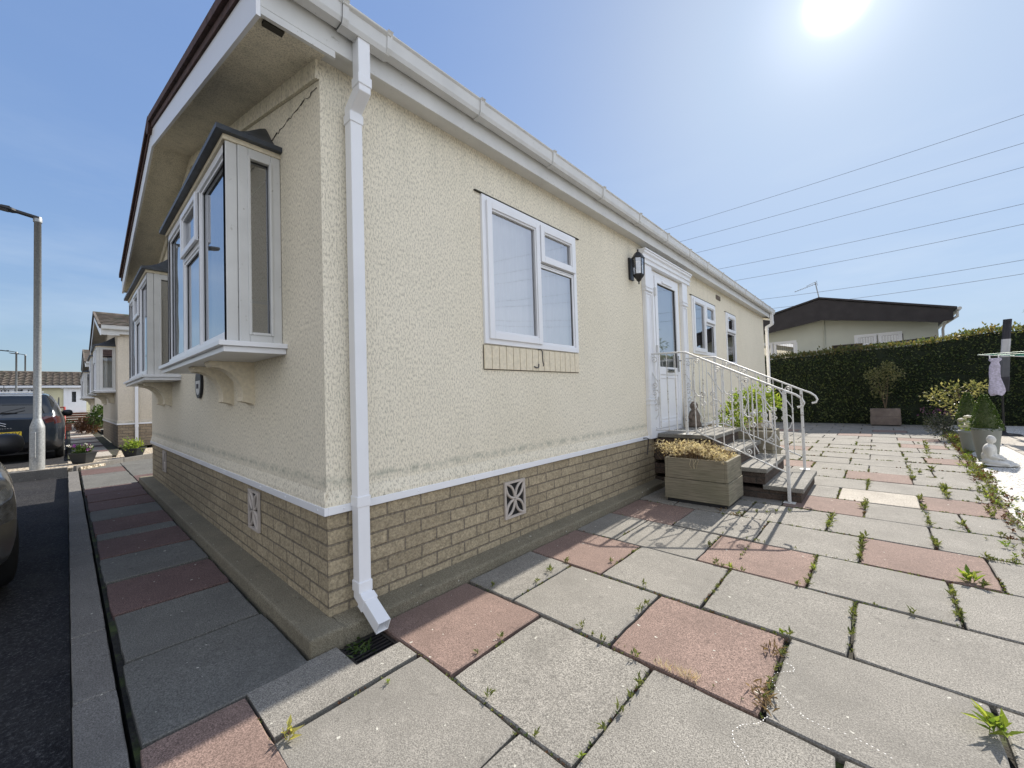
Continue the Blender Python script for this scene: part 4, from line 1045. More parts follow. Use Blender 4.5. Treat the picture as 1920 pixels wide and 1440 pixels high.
# ------------------------------------------------------------------ plants and planters
def leafball(mb, c, rx, ry, rz, n, s, mi=0, shell=.55, up=.2, noisek=.25, asp=.45):
    c = V(c)
    for i in range(n):
        d = V((rnd.gauss(0, 1), rnd.gauss(0, 1), rnd.gauss(0, 1))).normalized()
        k = (shell + (1 - shell) * rnd.random()) * (1 + noisek * noise.noise(d * 2.3 + c * 3))
        p = c + V((d.x * rx, d.y * ry, d.z * rz)) * k
        dd = (d + V((rnd.gauss(0, .6), rnd.gauss(0, .6), rnd.gauss(0, .6) + up))).normalized()
        mb.leaf(p, dd, V((rnd.gauss(0, 1), rnd.gauss(0, 1), rnd.gauss(0, 1))), s * rnd.uniform(.6, 1.3), s * asp * rnd.uniform(.7, 1.3), mi)
def plank_box(t, x0, x1, y0, y1, z0, z1, mat, tiers=2, name='planter_box'):
    h = (z1 - z0 - .035) / tiers
    m = MB(); m.box(x0 + .02, x1 - .02, y0 + .02, y1 - .02, z0, z0 + .04); m.build('foot', 'black_plastic', t)
    for i in range(tiers):
        a = z0 + .035 + i * h; e = -.006 if i else .0; w = .028; m = MB()
        if i == 0:   # board ends seen on the front
            m.box(x0 - e, x1 + e, y0 - e, y0 - e + w, a + .002, a + h - .002); m.box(x0 - e, x1 + e, y1 + e - w, y1 + e, a + .002, a + h - .002)
            m.box(x0 - e, x0 - e + w, y0 - e + w, y1 + e - w, a + .002, a + h - .002); m.box(x1 + e - w, x1 + e, y0 - e + w, y1 + e - w, a + .002, a + h - .002)
        else:
            m.box(x0 - e, x0 - e + w, y0 - e, y1 + e, a + .002, a + h - .002); m.box(x1 + e - w, x1 + e, y0 - e, y1 + e, a + .002, a + h - .002)
            m.box(x0 - e + w, x1 + e - w, y0 - e, y0 - e + w, a + .002, a + h - .002); m.box(x0 - e + w, x1 + e - w, y1 + e - w, y1 + e, a + .002, a + h - .002)
        m.build('plank_tier', mat, t, bevel=.004)
    m = MB(); m.box(x0 + .035, x1 - .035, y0 + .035, y1 - .035, z1 - .10, z1 - .03); m.build('soil', 'soil', t)
bx = thing('wooden_planter', 'square wooden planter of two board tiers in front of the steps', 'planter', (.68, 3.58, 0))
plank_box(bx, .375, .985, 3.325, 3.86, 0, .455, 'wood_tan')
dp = thing('dried_plant', 'mass of dried straw coloured flower heads spilling over the near wooden planter', 'plant', (.68, 3.58, .42))
m = MB()
for i in range(520):
    x = rnd.uniform(.33, .97); y = rnd.uniform(3.30, 3.84); 
    h = .09 + .05 * noise.noise(V((x * 5, y * 5, 0))) + rnd.uniform(-.01, .04) - max(0, x - .75) * .18 - max(0, 3.40 - y) * .15
    if rnd.random() < .12: x -= rnd.uniform(.05, .22) * (1 if x < .6 else 0); h += .03
    z0_ = .44; q = V((x * .75 + .16, y * .8 + .72, z0_ - .03)); e = V((x + rnd.gauss(0, .02), y + rnd.gauss(0, .02), z0_ + max(.0, h)))
    m.tube([q, (q + e) / 2 + V((0, 0, .02)), e], .0012, 3, 0, cap=False)
m.build('stem', 'leaf_strawdark', dp)
m2 = MB()
for i in range(2600):
    x = .28 + .68 * rnd.random() ** .8; y = rnd.uniform(3.28, 3.84)
    h = .10 + .07 * noise.noise(V((x * 5, y * 5, 0))) + rnd.uniform(-.05, .04) - max(0, x - .68) * .36
    c = V((x, y, .445 + max(0, h))); mi = 0 if rnd.random() < .78 else 1
    for j in range(5):
        d = V((rnd.gauss(0, 1), rnd.gauss(0, 1), rnd.gauss(.3, 1))).normalized(); m2.leaf(c, d, V((rnd.random(), rnd.random(), rnd.random())), rnd.uniform(.008, .017), .006, mi)
for i in range(120):
    x = rnd.gauss(.27, .06); y = rnd.uniform(3.35, 3.75); c = V((x, y, .45 + rnd.uniform(0, .13)))
    for j in range(5):
        d = V((rnd.gauss(0, 1), rnd.gauss(0, 1), rnd.gauss(.3, 1))).normalized(); m2.leaf(c, d, V((rnd.random(), rnd.random(), rnd.random())), rnd.uniform(.008, .015), .006, 1)
m2.build('flower_head', ['leaf_straw', 'leaf_strawdark'], dp)
m = MB()  # trailing sprig over the front
for j in range(4):
    x = .64 + j * .025; m.tube([(x, 3.33, .45), (x + .01, 3.312, .44), (x + .02 * math.sin(j * 2), 3.31, .40), (x + rnd.uniform(-.02, .02), 3.31, .36)], .0015, 4, 0)
m.build('trailing_stem', 'leaf_straw', dp)
b2 = thing('wooden_planter', 'taller wooden planter standing beyond the far railing of the steps', 'planter', (.68, 5.75, 0))
plank_box(b2, .35, 1.0, 5.45, 6.02, 0, .555, 'wood_tan')
sp = thing('leafy_shrub', 'yellow green leafy shrub growing in the planter behind the steps', 'shrub', (.65, 5.75, .5))
m = MB(); 
for c, r in (((.60, 5.75, .82), .27), ((.82, 5.7, 1.0), .22), ((.42, 5.72, .72), .22), ((.95, 5.75, .92), .14), ((.62, 5.8, 1.0), .16)): leafball(m, c, r, r * .9, r, int(900 * r), .075, 0, .3, asp=.42)
m.build('foliage', 'leaf_bright', sp)
m = MB()
for i in range(9):
    a = V((.65 + rnd.uniform(-.15, .15), 5.75 + rnd.uniform(-.1, .1), .50)); m.tube([a, a + V((rnd.uniform(-.1, .1), 0, .22)), a + V((rnd.uniform(-.25, .25), rnd.uniform(-.1, .1), .45))], .005, 5)
m.build('stem', 'twig', sp)

# hedge
hg = thing('hedge', 'tall clipped evergreen hedge along the back of the patio', 'hedge', (2., 15.1, 0))
def htop(x): return 2.15 + .035 * (x - .2) + .05 * noise.noise(V((x * 1.1, 0, 4))) + (.12 if 3.0 < x < 5.5 else 0) * min(1, (x - 3.0) * .8)
m = MB(); n = 15000
def hpt(x, z): return 14.66 + .10 * noise.noise(V((x * .9, 0, z * 1.3))) + .05 * noise.noise(V((x * 3, 5, z * 3)))
for i in range(n):
    x = rnd.uniform(-1.2, 8.); H_ = htop(x)
    if rnd.random() < .74:
        z = rnd.uniform(.02, H_); y = hpt(x, z) + abs(rnd.gauss(0, .07)); d = V((rnd.gauss(0, .6), -1, rnd.gauss(.2, .6)))
    else:
        z = H_ + rnd.gauss(0, .035) + (.10 * rnd.random() if rnd.random() < .12 else 0); y = rnd.uniform(hpt(x, H_), 15.5); d = V((rnd.gauss(0, .6), rnd.gauss(-.2, .6), 1))
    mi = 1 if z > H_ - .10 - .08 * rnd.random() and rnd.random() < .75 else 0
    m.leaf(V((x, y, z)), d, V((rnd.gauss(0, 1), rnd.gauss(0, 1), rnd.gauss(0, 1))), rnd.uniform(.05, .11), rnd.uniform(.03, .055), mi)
m.build('foliage', ['leaf_hedge', 'leaf_hedge_lit_top'], hg)
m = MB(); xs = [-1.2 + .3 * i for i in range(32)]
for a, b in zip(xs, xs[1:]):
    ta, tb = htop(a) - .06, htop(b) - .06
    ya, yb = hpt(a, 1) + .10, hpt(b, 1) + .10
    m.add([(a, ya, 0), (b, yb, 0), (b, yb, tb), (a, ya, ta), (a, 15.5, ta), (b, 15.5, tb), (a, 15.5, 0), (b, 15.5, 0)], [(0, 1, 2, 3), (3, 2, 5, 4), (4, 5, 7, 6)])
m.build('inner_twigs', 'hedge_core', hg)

# planter with acer against the hedge
b3 = thing('wooden_planter', 'weathered grey wooden planter box against the hedge', 'planter', (2.2, 14.3, 0))
plank_box(b3, 1.88, 2.50, 14.05, 14.45, 0, .47, 'wood_grey')
ac = thing('small_tree', 'young bushy tree with pale brownish leaves in the planter by the hedge', 'small tree', (2.2, 14.25, .44))
m = MB()
for c, r in (((2.15, 14.2, 1.25), .34), ((2.4, 14.2, 1.42), .24), ((2.0, 14.25, 1.42), .22), ((2.28, 14.2, 1.62), .16), ((2.1, 14.2, .95), .2)): leafball(m, c, r, r * .8, r, int(850 * r), .06, 0, .2, asp=.5)
m.build('crown', 'leaf_acer', ac)
m = MB()
for i in range(6): m.tube([(2.2, 14.25, .44), (2.2 + rnd.uniform(-.06, .06), 14.23, .8), (2.2 + rnd.uniform(-.25, .25), 14.2 + rnd.uniform(-.1, .1), 1.35)], [.012, .009, .004], 6)
m.build('trunk', 'twig', ac)

# grey pots with box cones
def pot(name, label, x, y, rt, rb, h, mat='pot_grey', z=.02, group=None, cat='plant pot'):
    m = MB(); m.lathe([(0, 0), (rb, 0), (rb * 1.02, .01), (rt * .96, h - .035), (rt, h - .033), (rt, h), (rt - .012, h), (rt - .02, h - .04), (0, h - .05)], (x, y, z), 32)
    return tag(recenter(m.build(name, mat)), label, cat, group)
pot('plant_pot', 'large tapered grey pot holding the nearer clipped box cone', 3.20, 8.05, .155, .10, .45)
pot('plant_pot', 'tapered grey pot holding the farther clipped box cone', 3.25, 10.0, .15, .10, .45)
pot('plant_pot', 'small dark grey pot between the two box cone pots', 3.14, 9.0, .125, .085, .33)
pot('plant_pot', 'large grey pot at the right edge beneath the white hydrangea', 3.86, 8.15, .19, .12, .42)
def cone(label, x, y, z, r, h):
    t = thing('box_cone', label, 'topiary', (x, y, z)); m = MB()
    for i in range(2600):
        q = rnd.random() ** 1.2; a = rnd.uniform(0, 2 * PI); rr_ = r * ((1 - q ** 1.5) * .92 + .10) * (1 + .10 * noise.noise(V((math.cos(a) * 2, math.sin(a) * 2, q * 4 + x)))) * rnd.uniform(.86, 1.04)
        p = V((x + rr_ * math.cos(a), y + rr_ * math.sin(a), z + h * q))
        m.leaf(p, V((math.cos(a) + rnd.gauss(0, .5), math.sin(a) + rnd.gauss(0, .5), rnd.gauss(.5, .5))), V((rnd.gauss(0, 1), rnd.gauss(0, 1), rnd.gauss(0, 1))), rnd.uniform(.014, .03), rnd.uniform(.009, .016), 0)
    m.build('foliage', 'leaf_box', t)
    m = MB(); m.lathe([(0, 0)] + [(r * .80 * ((1 - (k / 8) ** 1.5) * .92 + .06), h * .95 * k / 8) for k in range(9)] + [(0, h * .96)], (x, y, z), 14); m.build('inner_twigs', 'leaf_hedge', t)
cone('nearer clipped box cone in a large grey pot by the stone figure', 3.20, 8.05, .44, .155, .50)
cone('farther clipped box cone behind the larger one', 3.25, 10.0, .44, .15, .50)
# pale flower heads in small pot
t = thing('succulent', 'stack of pale rounded flower heads in the small dark pot', 'plant', (3.14, 9.0, .32)); m = MB()
for (dx, dy, z, r) in ((-.02, 0, .42, .07), (.03, -.03, .48, .075), (-.05, .02, .52, .055), (.02, 0, .57, .06), (.06, .02, .40, .05)):
    m.lathe([(0, -.02), (r * .8, -.015), (r, 0), (r * .7, .022), (0, .03)], (3.12 + dx, 9.0 + dy, z), 12)
m.build('flower_head', 'petal_white', t); m = MB(); leafball(m, (3.14, 9.0, .44), .10, .10, .12, 160, .05); m.build('foliage', 'leaf_bright', t)
# hydrangea right edge
t = thing('hydrangea', 'white flowering hydrangea in the pot at the right edge', 'plant', (3.86, 8.15, .40)); m = MB(); ml = MB(); ms_ = MB()
for (dx, dz_, r) in ((-.14, .86, .055), (-.10, .72, .06), (-.17, .70, .04), (-.06, .80, .06), (.02, .92, .07), (.06, .76, .07), (-.03, .66, .055), (.10, .64, .06), (-.12, .93, .04)):
    leafball(m, (3.86 + dx, 8.12, dz_), r, r, r * .8, 110, .03, 0, .7, asp=.9)
    ms_.tube([(3.86, 8.15, .42), (3.86 + dx * .5, 8.14, .58), (3.86 + dx, 8.12, dz_)], .004, 5)
leafball(ml, (3.86, 8.15, .58), .16, .13, .16, 170, .07, asp=.5)
m.build('flower_head', 'petal_white', t); ml.build('foliage', 'leaf_bright', t); ms_.build('stem', 'twig', t)
# dark lavender-like bush and rose behind
t = thing('lavender_bush', 'low dark greyish lavender bush at the end of the patio edge', 'shrub', (3.0, 10.9, 0)); m = MB()
leafball(m, (2.98, 10.9, .26), .27, .25, .26, 900, .06, 0, .2, up=.8, asp=.22)
for i in range(40):
    a = rnd.uniform(0, 2 * PI); m.tube([(2.98 + .1 * math.cos(a), 10.9 + .1 * math.sin(a), .3), (2.98 + .25 * math.cos(a), 10.9 + .2 * math.sin(a), rnd.uniform(.45, .66))], .002, 3, 0, cap=False); 
m.build('foliage', 'leaf_lavender', t)
m = MB()
for i in range(40): leafball(m, (2.98 + rnd.gauss(0, .17), 10.9 + rnd.gauss(0, .12), rnd.uniform(.48, .66)), .012, .012, .03, 6, .014)
m.build('flower_head', 'petal_purple', t)
t = thing('rose_bush', 'loose bush with yellowish leaves behind the box cones', 'shrub', (3.35, 11.3, 0)); m = MB()
for c, r in (((3.2, 11.3, .95), .28), ((3.55, 11.3, 1.0), .22), ((2.95, 11.4, .85), .22), ((3.3, 11.3, .6), .3)): leafball(m, c, r, r * .7, r * .8, int(520 * r), .07, 0, .1, asp=.5)
m.build('foliage', 'leaf_acer', t); m = MB()
for i in range(7): m.tube([(3.3, 11.35, 0), (3.3 + rnd.uniform(-.2, .2), 11.3, .5), (3.3 + rnd.uniform(-.45, .4), 11.3, 1.05)], .006, 5)
m.build('stem', 'twig', t)

# seated stone figure (modelled as one continuous surface)
m = MB()
def ell(c, r, n=12):
    c = V(c); prof = [(math.sin(PI * k / n), -math.cos(PI * k / n)) for k in range(n + 1)]; vs = []
    for a, b in prof:
        for j in range(16): vs.append(c + V((r[0] * a * math.cos(2 * PI * j / 16), r[1] * a * math.sin(2 * PI * j / 16), r[2] * b)))
    m.add(vs, [(i * 16 + j, i * 16 + (j + 1) % 16, (i + 1) * 16 + (j + 1) % 16, (i + 1) * 16 + j) for i in range(n) for j in range(16)], 0, True)
sx, sy = 3.13, 7.35
ell((sx + .02, sy, .342), (.046, .048, .054)); ell((sx + .015, sy, .385), (.026, .026, .016)); ell((sx + .01, sy, .285), (.022, .024, .04))
ell((sx, sy, .20), (.062, .095, .095)); ell((sx - .005, sy, .12), (.075, .085, .09)); ell((sx + .01, sy, .06), (.085, .12, .06))
for s_ in (1, -1):
    ell((sx + .02, sy + s_ * .085, .19), (.03, .028, .085)); ell((sx + .055, sy + s_ * .08, .115), (.05, .028, .03)); ell((sx + .10, sy + s_ * .045, .10), (.04, .022, .018))
    ell((sx + .09, sy + s_ * .10, .045), (.10, .045, .04)); ell((sx + .02, sy + s_ * .043, .345), (.01, .008, .02))
ell((sx + .10, sy, .035), (.09, .12, .03)); ell((sx + .055, sy, .34), (.014, .008, .012)); ell((sx + .05, sy, .02), (.17, .16, .02))
ell((sx + .19, sy + .02, .03), (.06, .07, .028))
o = m.build('stone_figure', 'white_stone'); rm = o.modifiers.new('remesh', 'REMESH'); rm.mode = 'VOXEL'; rm.voxel_size = .006; rm.use_smooth_shade = True
sm = o.modifiers.new('smooth', 'SMOOTH'); sm.iterations = 3
tag(recenter(o), 'white stone seated meditating figure on the gravel', 'statue'); o.location.z = .025; o.rotation_euler.z = -.35

# furled parasol
ps = thing('furled_parasol', 'tall furled dark parasol with a white band near the hedge', 'parasol', (3.93, 11.9, 0))
m = MB(); m.lathe([(0, 0), (.24, 0), (.25, .02), (.22, .05), (.05, .07), (.03, .09), (.03, .2), (0, .2)], (3.93, 11.9, .012), 24); m.build('base', 'black_rubber', ps)
m = MB(); m.tube([(3.93, 11.9, .1), (3.94, 11.9, .95)], .018, 10); m.build('pole', 'black_metal', ps)
def band(z0, z1, mat, r):
    m = MB(); n = 16; pts = []
    for z in (z0, (z0 + z1) / 2, z1):
        cx_ = 3.94 + (z - .9) * .085
        for k in range(n):
            rr_ = r * (1 + .16 * math.cos(k * PI / 2 + z * 2)); pts.append((cx_ + rr_ * math.cos(2 * PI * k / n), 11.9 + rr_ * math.sin(2 * PI * k / n), z))
    m.add(pts, [(i * n + k, i * n + (k + 1) % n, (i + 1) * n + (k + 1) % n, (i + 1) * n + k) for i in range(2) for k in range(n)] + [list(range(n))[::-1], list(range(2 * n, 3 * n))], 0, False)
    return m.build('furled_canopy', mat, ps)
band(.93, 1.22, 'parasol_dark', .078); band(1.22, 1.62, 'parasol_grey', .072); band(1.62, 1.98, 'parasol_white', .066); band(1.98, 2.38, 'parasol_dark', .06)
# rotary airer and dress
ra = thing('rotary_airer', 'rotary washing line with green cords beyond the parasol', 'rotary airer', (4.95, 11.0, 0))
m = MB(); m.tube([(4.95, 11.0, .0), (4.95, 11.0, 1.62)], .022, 10); m.build('pole', 'galvanised', ra)
tips = []
for k in range(4):
    a = PI * .93 + k * PI / 2; e = V((4.95 + 1.42 * math.cos(a), 11.0 + 1.42 * math.sin(a), 1.67)); tips.append(e)
    m = MB(); m.tube([(4.95, 11.0, 1.46), e], .011, 6); m.build('arm', 'white_paint', ra)
m = MB()
for q in (1., .86, .72, .58, .44):
    for k in range(4):
        a = V((4.95, 11., 1.46)) + (tips[k] - V((4.95, 11., 1.46))) * q; b = V((4.95, 11., 1.46)) + (tips[(k + 1) % 4] - V((4.95, 11., 1.46))) * q
        m.tube([a, (a + b) / 2 - V((0, 0, .02)), b], .0045, 4, 0, cap=False)
m.build('cord', 'green_line', ra)
t = thing('dress', 'small white and lilac patterned dress pegged to the washing line', 'dress', (3.72, 10.95, .9))
m = MB(); rows = []
pr = [(1.575, .075, .055), (1.54, .085, .06), (1.50, .05, .055), (1.42, .07, .05), (1.30, .07, .045), (1.20, .072, .045), (1.10, .085, .05), (1.0, .10, .055), (.93, .10, .06), (.88, .08, .055)]
n = 20
for z, w, d in pr:
    row = []
    for k in range(n):
        a = 2 * PI * k / n; rr_ = 1 + .16 * math.sin(3 * a + z * 7) * min(1, (1.6 - z) * 2.2)
        row.append(V((3.725 + w * rr_ * math.cos(a) + .012 * math.sin(z * 9), 10.95 + d * .5 * rr_ * math.sin(a), z + (.02 * math.sin(a * 2) if z < .95 else 0))))
    rows.append(row)
vs = [p for r in rows for p in r]
m.add(vs, [(i * n + k, i * n + (k + 1) % n, (i + 1) * n + (k + 1) % n, (i + 1) * n + k) for i in range(len(rows) - 1) for k in range(n)], 0, True)
o = m.build('cloth', 'dress_cloth', t)
m = MB()
for dx in (-.055, .055): m.box(3.725 + dx - .008, 3.725 + dx + .008, 10.935, 10.965, 1.56, 1.63)
m.build('peg', 'upvc', t)

# ------------------------------------------------------------------ neighbour behind the hedge
bg = thing('neighbour_bungalow', 'sage green bungalow with a dark brown roof behind the hedge', 'bungalow', (.7, 20, 0))
m = MB(); xl, xr_ = -2.6, 3.55; yw = 17.5
m.prism([(xl, yw, .0), (xr_, yw, .0), (xr_, yw, 3.2), (.69, yw, 3.95), (xl, yw, 3.2)], (0, 9., 0)); m.build('wall', 'wall_sage', bg)
m = MB()
m.prism([(-2.9, 17.0, 3.30), (.66, 17.0, 4.20), (3.84, 17.0, 3.33), (3.84, 17.0, 3.02), (3.52, 17.0, 2.98), (2.9, 17.0, 3.10), (.69, 17.0, 3.46), (-1.0, 17.0, 3.18), (-2.9, 17.0, 2.95)], (0, .05, 0)); m.build('gable_board', 'dark_roof', bg, bevel=.004)
m = MB()
for (a, b) in (((-3.0, 3.30), (.66, 4.22)), ((.66, 4.22), (3.92, 3.34))): m.prism([(a[0], 16.96, a[1]), (b[0], 16.96, b[1]), (b[0], 16.96, b[1] + .06), (a[0], 16.96, a[1] + .06)], (0, 10, 0))
m.build('roof', 'dark_roof', bg, bevel=.01)
m = MB(); m.box(-2.9, 3.84, 17.05, 17.5, 2.9, 2.93) if False else m.tube([(3.96, 16.9, 3.33), (3.96, 27, 3.33)], .05, 8); m.build('gutter', 'upvc_aged', bg)
m = MB(); m.tube([(3.93, 17.1, 3.28), (3.93, 17.1, 3.12), (3.66, 17.2, 2.92), (3.64, 17.42, 2.8), (3.64, 17.42, .0)], .035, 8); m.build('downpipe', 'upvc_aged', bg)
m = MB(); m.tube([(.72, 17.47, .1), (.72, 17.47, 3.72)], .02, 6); m.build('cover_strip', 'wall_sage', bg)
for (a, b, z0, z1, nl) in ((1.53, 2.73, 2.44, 2.86, 2), (-1.6, -.12, .9, 2.88, 2)):
    m = MB(); w_ = (b - a) / nl
    O = V((a, yw - .001, z0)); Ux = V((1, 0, 0)); Nn = V((0, -1, 0)); lights = []
    for i in range(nl): lights.append((i * w_ + .04, (i + 1) * w_ - .04, .04, z1 - z0 - .04, 's'))
    fo = window(bg, O, Ux, Nn, b - a, z1 - z0, lights, fw=.05, curt=None, depth=-.0, proud=.03, name='window' if z0 > 1 else 'french_door', sw=.06)
    m = MB()
    for i in range(int((b - a) / .07)): m.box(a + .06 + i * .07, a + .105 + i * .07, yw - .004, yw - .002, z0 + .08, z1 - .08)
    m.build('blind', 'curtain' if z0 < 1 else 'wicker', fo)
m = MB(); m.tube([(.66, 17.1, 4.2), (.56, 17.1, 4.86)], .018, 6); m.build('mast', 'galvanised', bg)
# TV aerial
ae = thing('tv_aerial', 'thin metal television aerial above the dark roof', 'aerial', (.56, 17.1, 4.8))
m = MB(); m.tube([(.60, 17.1, 4.80), (-.06, 17.1, 4.62)], .010, 5); m.tube([(.56, 17.1, 4.86), (.30, 17.1, 4.76)], .008, 5)
m.build('boom', 'galvanised', ae); m = MB()
for i in range(9):
    q = i / 8; c = V((.55 - .58 * q, 17.1, 4.787 - .158 * q)); m.tube([c + V((0, -.10, .0)), c + V((0, .10, .0))], .004, 4)
m.tube([(.60, 16.95, 4.87), (.60, 17.25, 4.87)], .006, 4); m.tube([(.62, 16.95, 4.75), (.62, 17.25, 4.75)], .006, 4); m.tube([(.60, 17.1, 4.87), (.62, 17.1, 4.75)], .006, 4)
m.build('element', 'galvanised', ae)
# garden furniture glimpsed over the hedge: wicker chair backs and a rail
t = thing('wicker_sofa', 'dark wicker garden sofa back just showing above the hedge', 'garden sofa', (1.35, 16.4, 0))
m = MB(); m.box(1.0, 1.75, 16.3, 16.42, 1.3, 2.43); m.box(.98, 1.77, 16.27, 16.45, 2.43, 2.48); m.build('backrest', 'wicker', t, bevel=.02)
t = thing('deck_rail', 'dark deck railing above the hedge beneath the far window', 'railing', (2.4, 16.6, 0))
m = MB(); m.tube([(1.5, 16.6, 2.39), (3.4, 16.6, 2.50)], .03, 6); m.build('top_rail', 'dark_roof', t)
for i in range(5):
    m = MB(); m.box(1.55 + i * .45, 1.60 + i * .45, 16.58, 16.62, 0, 2.39 + i * .026); m.build('post', 'dark_roof', t)
# second far roof
t = thing('neighbour_bungalow', 'far pale bungalow whose low roof peeps over the hedge at right', 'bungalow', (6., 30, 0))
m = MB(); m.prism([(2.5, 27, 0), (7.4, 27, 0), (7.4, 27, 2.7), (5.2, 27, 3.25), (2.5, 27, 2.65)], (0, 8, 0)); m.build('wall', 'wall_sage', t)
m = MB()
for (a, b) in (((2.2, 2.62), (5.2, 3.3)), ((5.2, 3.3), (8.0, 2.75))): m.prism([(a[0], 26.7, a[1]), (b[0], 26.7, b[1]), (b[0], 26.7, b[1] + .07), (a[0], 26.7, a[1] + .07)], (0, 9, 0))
m.build('roof', 'wood_grey', t)
# conifer at the right edge
t = thing('conifer', 'dark conifer branches reaching in at the right edge above the hedge', 'tree', (6.6, 19, 0))
m = MB()
for i in range(2200):
    q = rnd.random(); z = 1.2 + 4.2 * q; a = rnd.uniform(0, 2 * PI); rr_ = (1.5 * (1 - q) + .1) * math.sqrt(rnd.random()) * (1 + .35 * math.sin(z * 7 + a * 3)); p = V((6.7 + rr_ * math.cos(a), 19 + rr_ * math.sin(a), z))
    m.leaf(p, V((math.cos(a), math.sin(a), rnd.gauss(0, .4))), V((rnd.gauss(0, 1), rnd.gauss(0, 1), 1)), rnd.uniform(.12, .25), .05, 0)
m.build('crown', 'leaf_hedge', t); m = MB(); m.tube([(6.7, 19, 0), (6.7, 19, 5.2)], [.13, .02], 8); m.build('trunk', 'twig', t)
# home across the garden (its roof shows mirrored in the window panes)
hx = thing('park_home', 'pale park home across the garden beyond the right edge', 'park home', (12, 15, 0))
m = MB(); m.box(9., 15., 7, 19.5, 0, 2.75); m.build('wall', 'wall_lemon', hx)
m = MB(); m.prism([(8.7, 6.7, 2.72), (12, 6.7, 3.7), (15.3, 6.7, 2.72), (15.3, 6.7, 2.62), (8.7, 6.7, 2.62)], (0, 13.1, 0)); m.build('roof', 'tile_brown', hx)
m = MB(); m.box(8.66, 8.70, 6.7, 19.8, 2.60, 2.80); m.build('fascia', 'upvc', hx)

# overhead cables
for i, (z0, z1, xs_) in enumerate([(13.477, 13.871, -9.4), (12.246, 12.514, -8.3), (11.116, 11.362, -7.2), (9.585, 9.595, -6.), (8.544, 8.622, -4.7), (6.955, 6.907, -3.), (6.276, 6.241, -2.75)]):
    k = 2.0; Y_ = 60.; c = V((2.063, -.872, 1.15)); sc = (Y_ + .872) / 30.872
    A = c + (V((xs_, 30, z0)) - c) * sc; B = c + (V((7.7, 30, z1)) - c) * sc; d = B - A
    m = MB(); pts = [A + d * (q / 10.) + V((0, 0, .18 * ((q / 10. - .5) ** 2 * 4 - 1))) for q in range(-40, 51)]
    m.tube(pts, .022, 5, 0); lab = ['topmost', 'second', 'third', 'fourth', 'fifth', 'sixth', 'lowest'][i]
    tag(recenter(m.build('overhead_cable', 'wire')), '%s of the seven thin overhead cables crossing the sky at right' % lab, 'cable', 'overhead cables')

# ------------------------------------------------------------------ left side: neighbours in the row
def home2(x1, label, dz, roofm):
    t = thing('park_home', label, 'park home', (x1 - 3, 5, 0))
    bays = ((x1 - 2.6, x1 - .62), (x1 - 5.8, x1 - 3.9))
    h = park_home(t, x1, -.0, 6.16, 10.5, dz, 'render_pale', 'pale_brick', 'tile_far', bays=bays, detail=False)
    for b in bays[:]: bay_window(t, b[1], b[0], dz, d=.36, brackets=(.45, 1.0))
    downpipe(t, x1 + .045, .35, h['zg'] - .01, h['gx'] + .045, h['ze'] - .01, .2, shoe=False)
    return t
home2(-12.35, 'pale cream park home next in the row to the left, with white bay windows', .10, 'tile_weathered')
home2(-24.6, 'third park home in the row, half hidden behind the second', .14, 'tile_weathered')
home2(-36.8, 'fourth and farthest park home in the row on the left', .14, 'tile_weathered') if False else None
# far bungalow across the end
fb = thing('neighbour_bungalow', 'lemon bungalow with brown tiled roof across the end of the road', 'bungalow', (-46, -4, 0))
m = MB(); m.box(-50, -44, -16, 1.2, 0, 2.85); m.build('wall', 'wall_lemon', fb)
m = MB(); P = V((-43.7, -16.4, 2.82)); roof_slope(m, P, V((0, 18, 0)), V((-3.3, 0, 1.12)), 52, 8, amp=.07, step=.07); m.prism([(-43.7, -16.4, 2.80), (-47, -16.4, 3.92), (-50.3, -16.4, 2.80)], (0, 18, 0)); m.tube([(-47, -16.5, 4.0), (-47, 1.7, 4.0)], .12, 8)
m.build('roof', 'tile_far', fb)
m = MB(); m.box(-43.72, -43.62, -16.4, 1.6, 2.70, 2.86); m.build('fascia', 'upvc', fb)
def fwin(ya, yb, z0, z1, n, split=False):
    m = MB(); w_ = (yb - ya) / n; m.box(-44.02, -43.98, ya, yb, z0, z1); wo_ = m.build('window', 'upvc', fb)
    for i in range(n):
        if split and i == 1:
            for (a, b) in ((z0 + .08, (z0 + z1) / 2 - .08), ((z0 + z1) / 2 + .08, z1 - .08)):
                m = MB(); m.box(-43.98, -43.965, ya + i * w_ + .12, ya + (i + 1) * w_ - .12, a, b); m.build('pane', 'car_glass', wo_)
        else:
            m = MB(); m.box(-43.98, -43.965, ya + i * w_ + .12, ya + (i + 1) * w_ - .12, z0 + .1, z1 - .1); m.build('pane', 'car_glass', wo_)
            for k in range(5):
                mm = MB(); mm.box(-43.963, -43.955, ya + i * w_ + .2 + k * w_ * .14, ya + i * w_ + .26 + k * w_ * .14, z0 + .15, z1 - .15); mm.build('blind', 'curtain', wo_) if k % 2 == 0 else None
fwin(-4.15, -2.30, 2.08, 2.68, 3, True); 
m = MB(); m.box(-44.0, -43.9, -1.95 + .9, -1.75 + .9, .6, 2.62); m.box(-44., -43.9, -.45 + .4, -.25 + .4, .6, 2.62); m.box(-44, -43.85, -1.2, .25, 2.62, 2.75); m.box(-44.01, -43.95, -.85, -.05, .6, 2.6); m.build('door_surround', 'upvc', fb)
m = MB(); m.box(-43.95, -43.94, -.62, -.40, 1.6, 2.4); m.build('door_pane', 'car_glass', fb)
es = thing('entrance_steps', 'red brick steps with pale treads at the far end of the row', 'steps', (-40, -.6, 0))
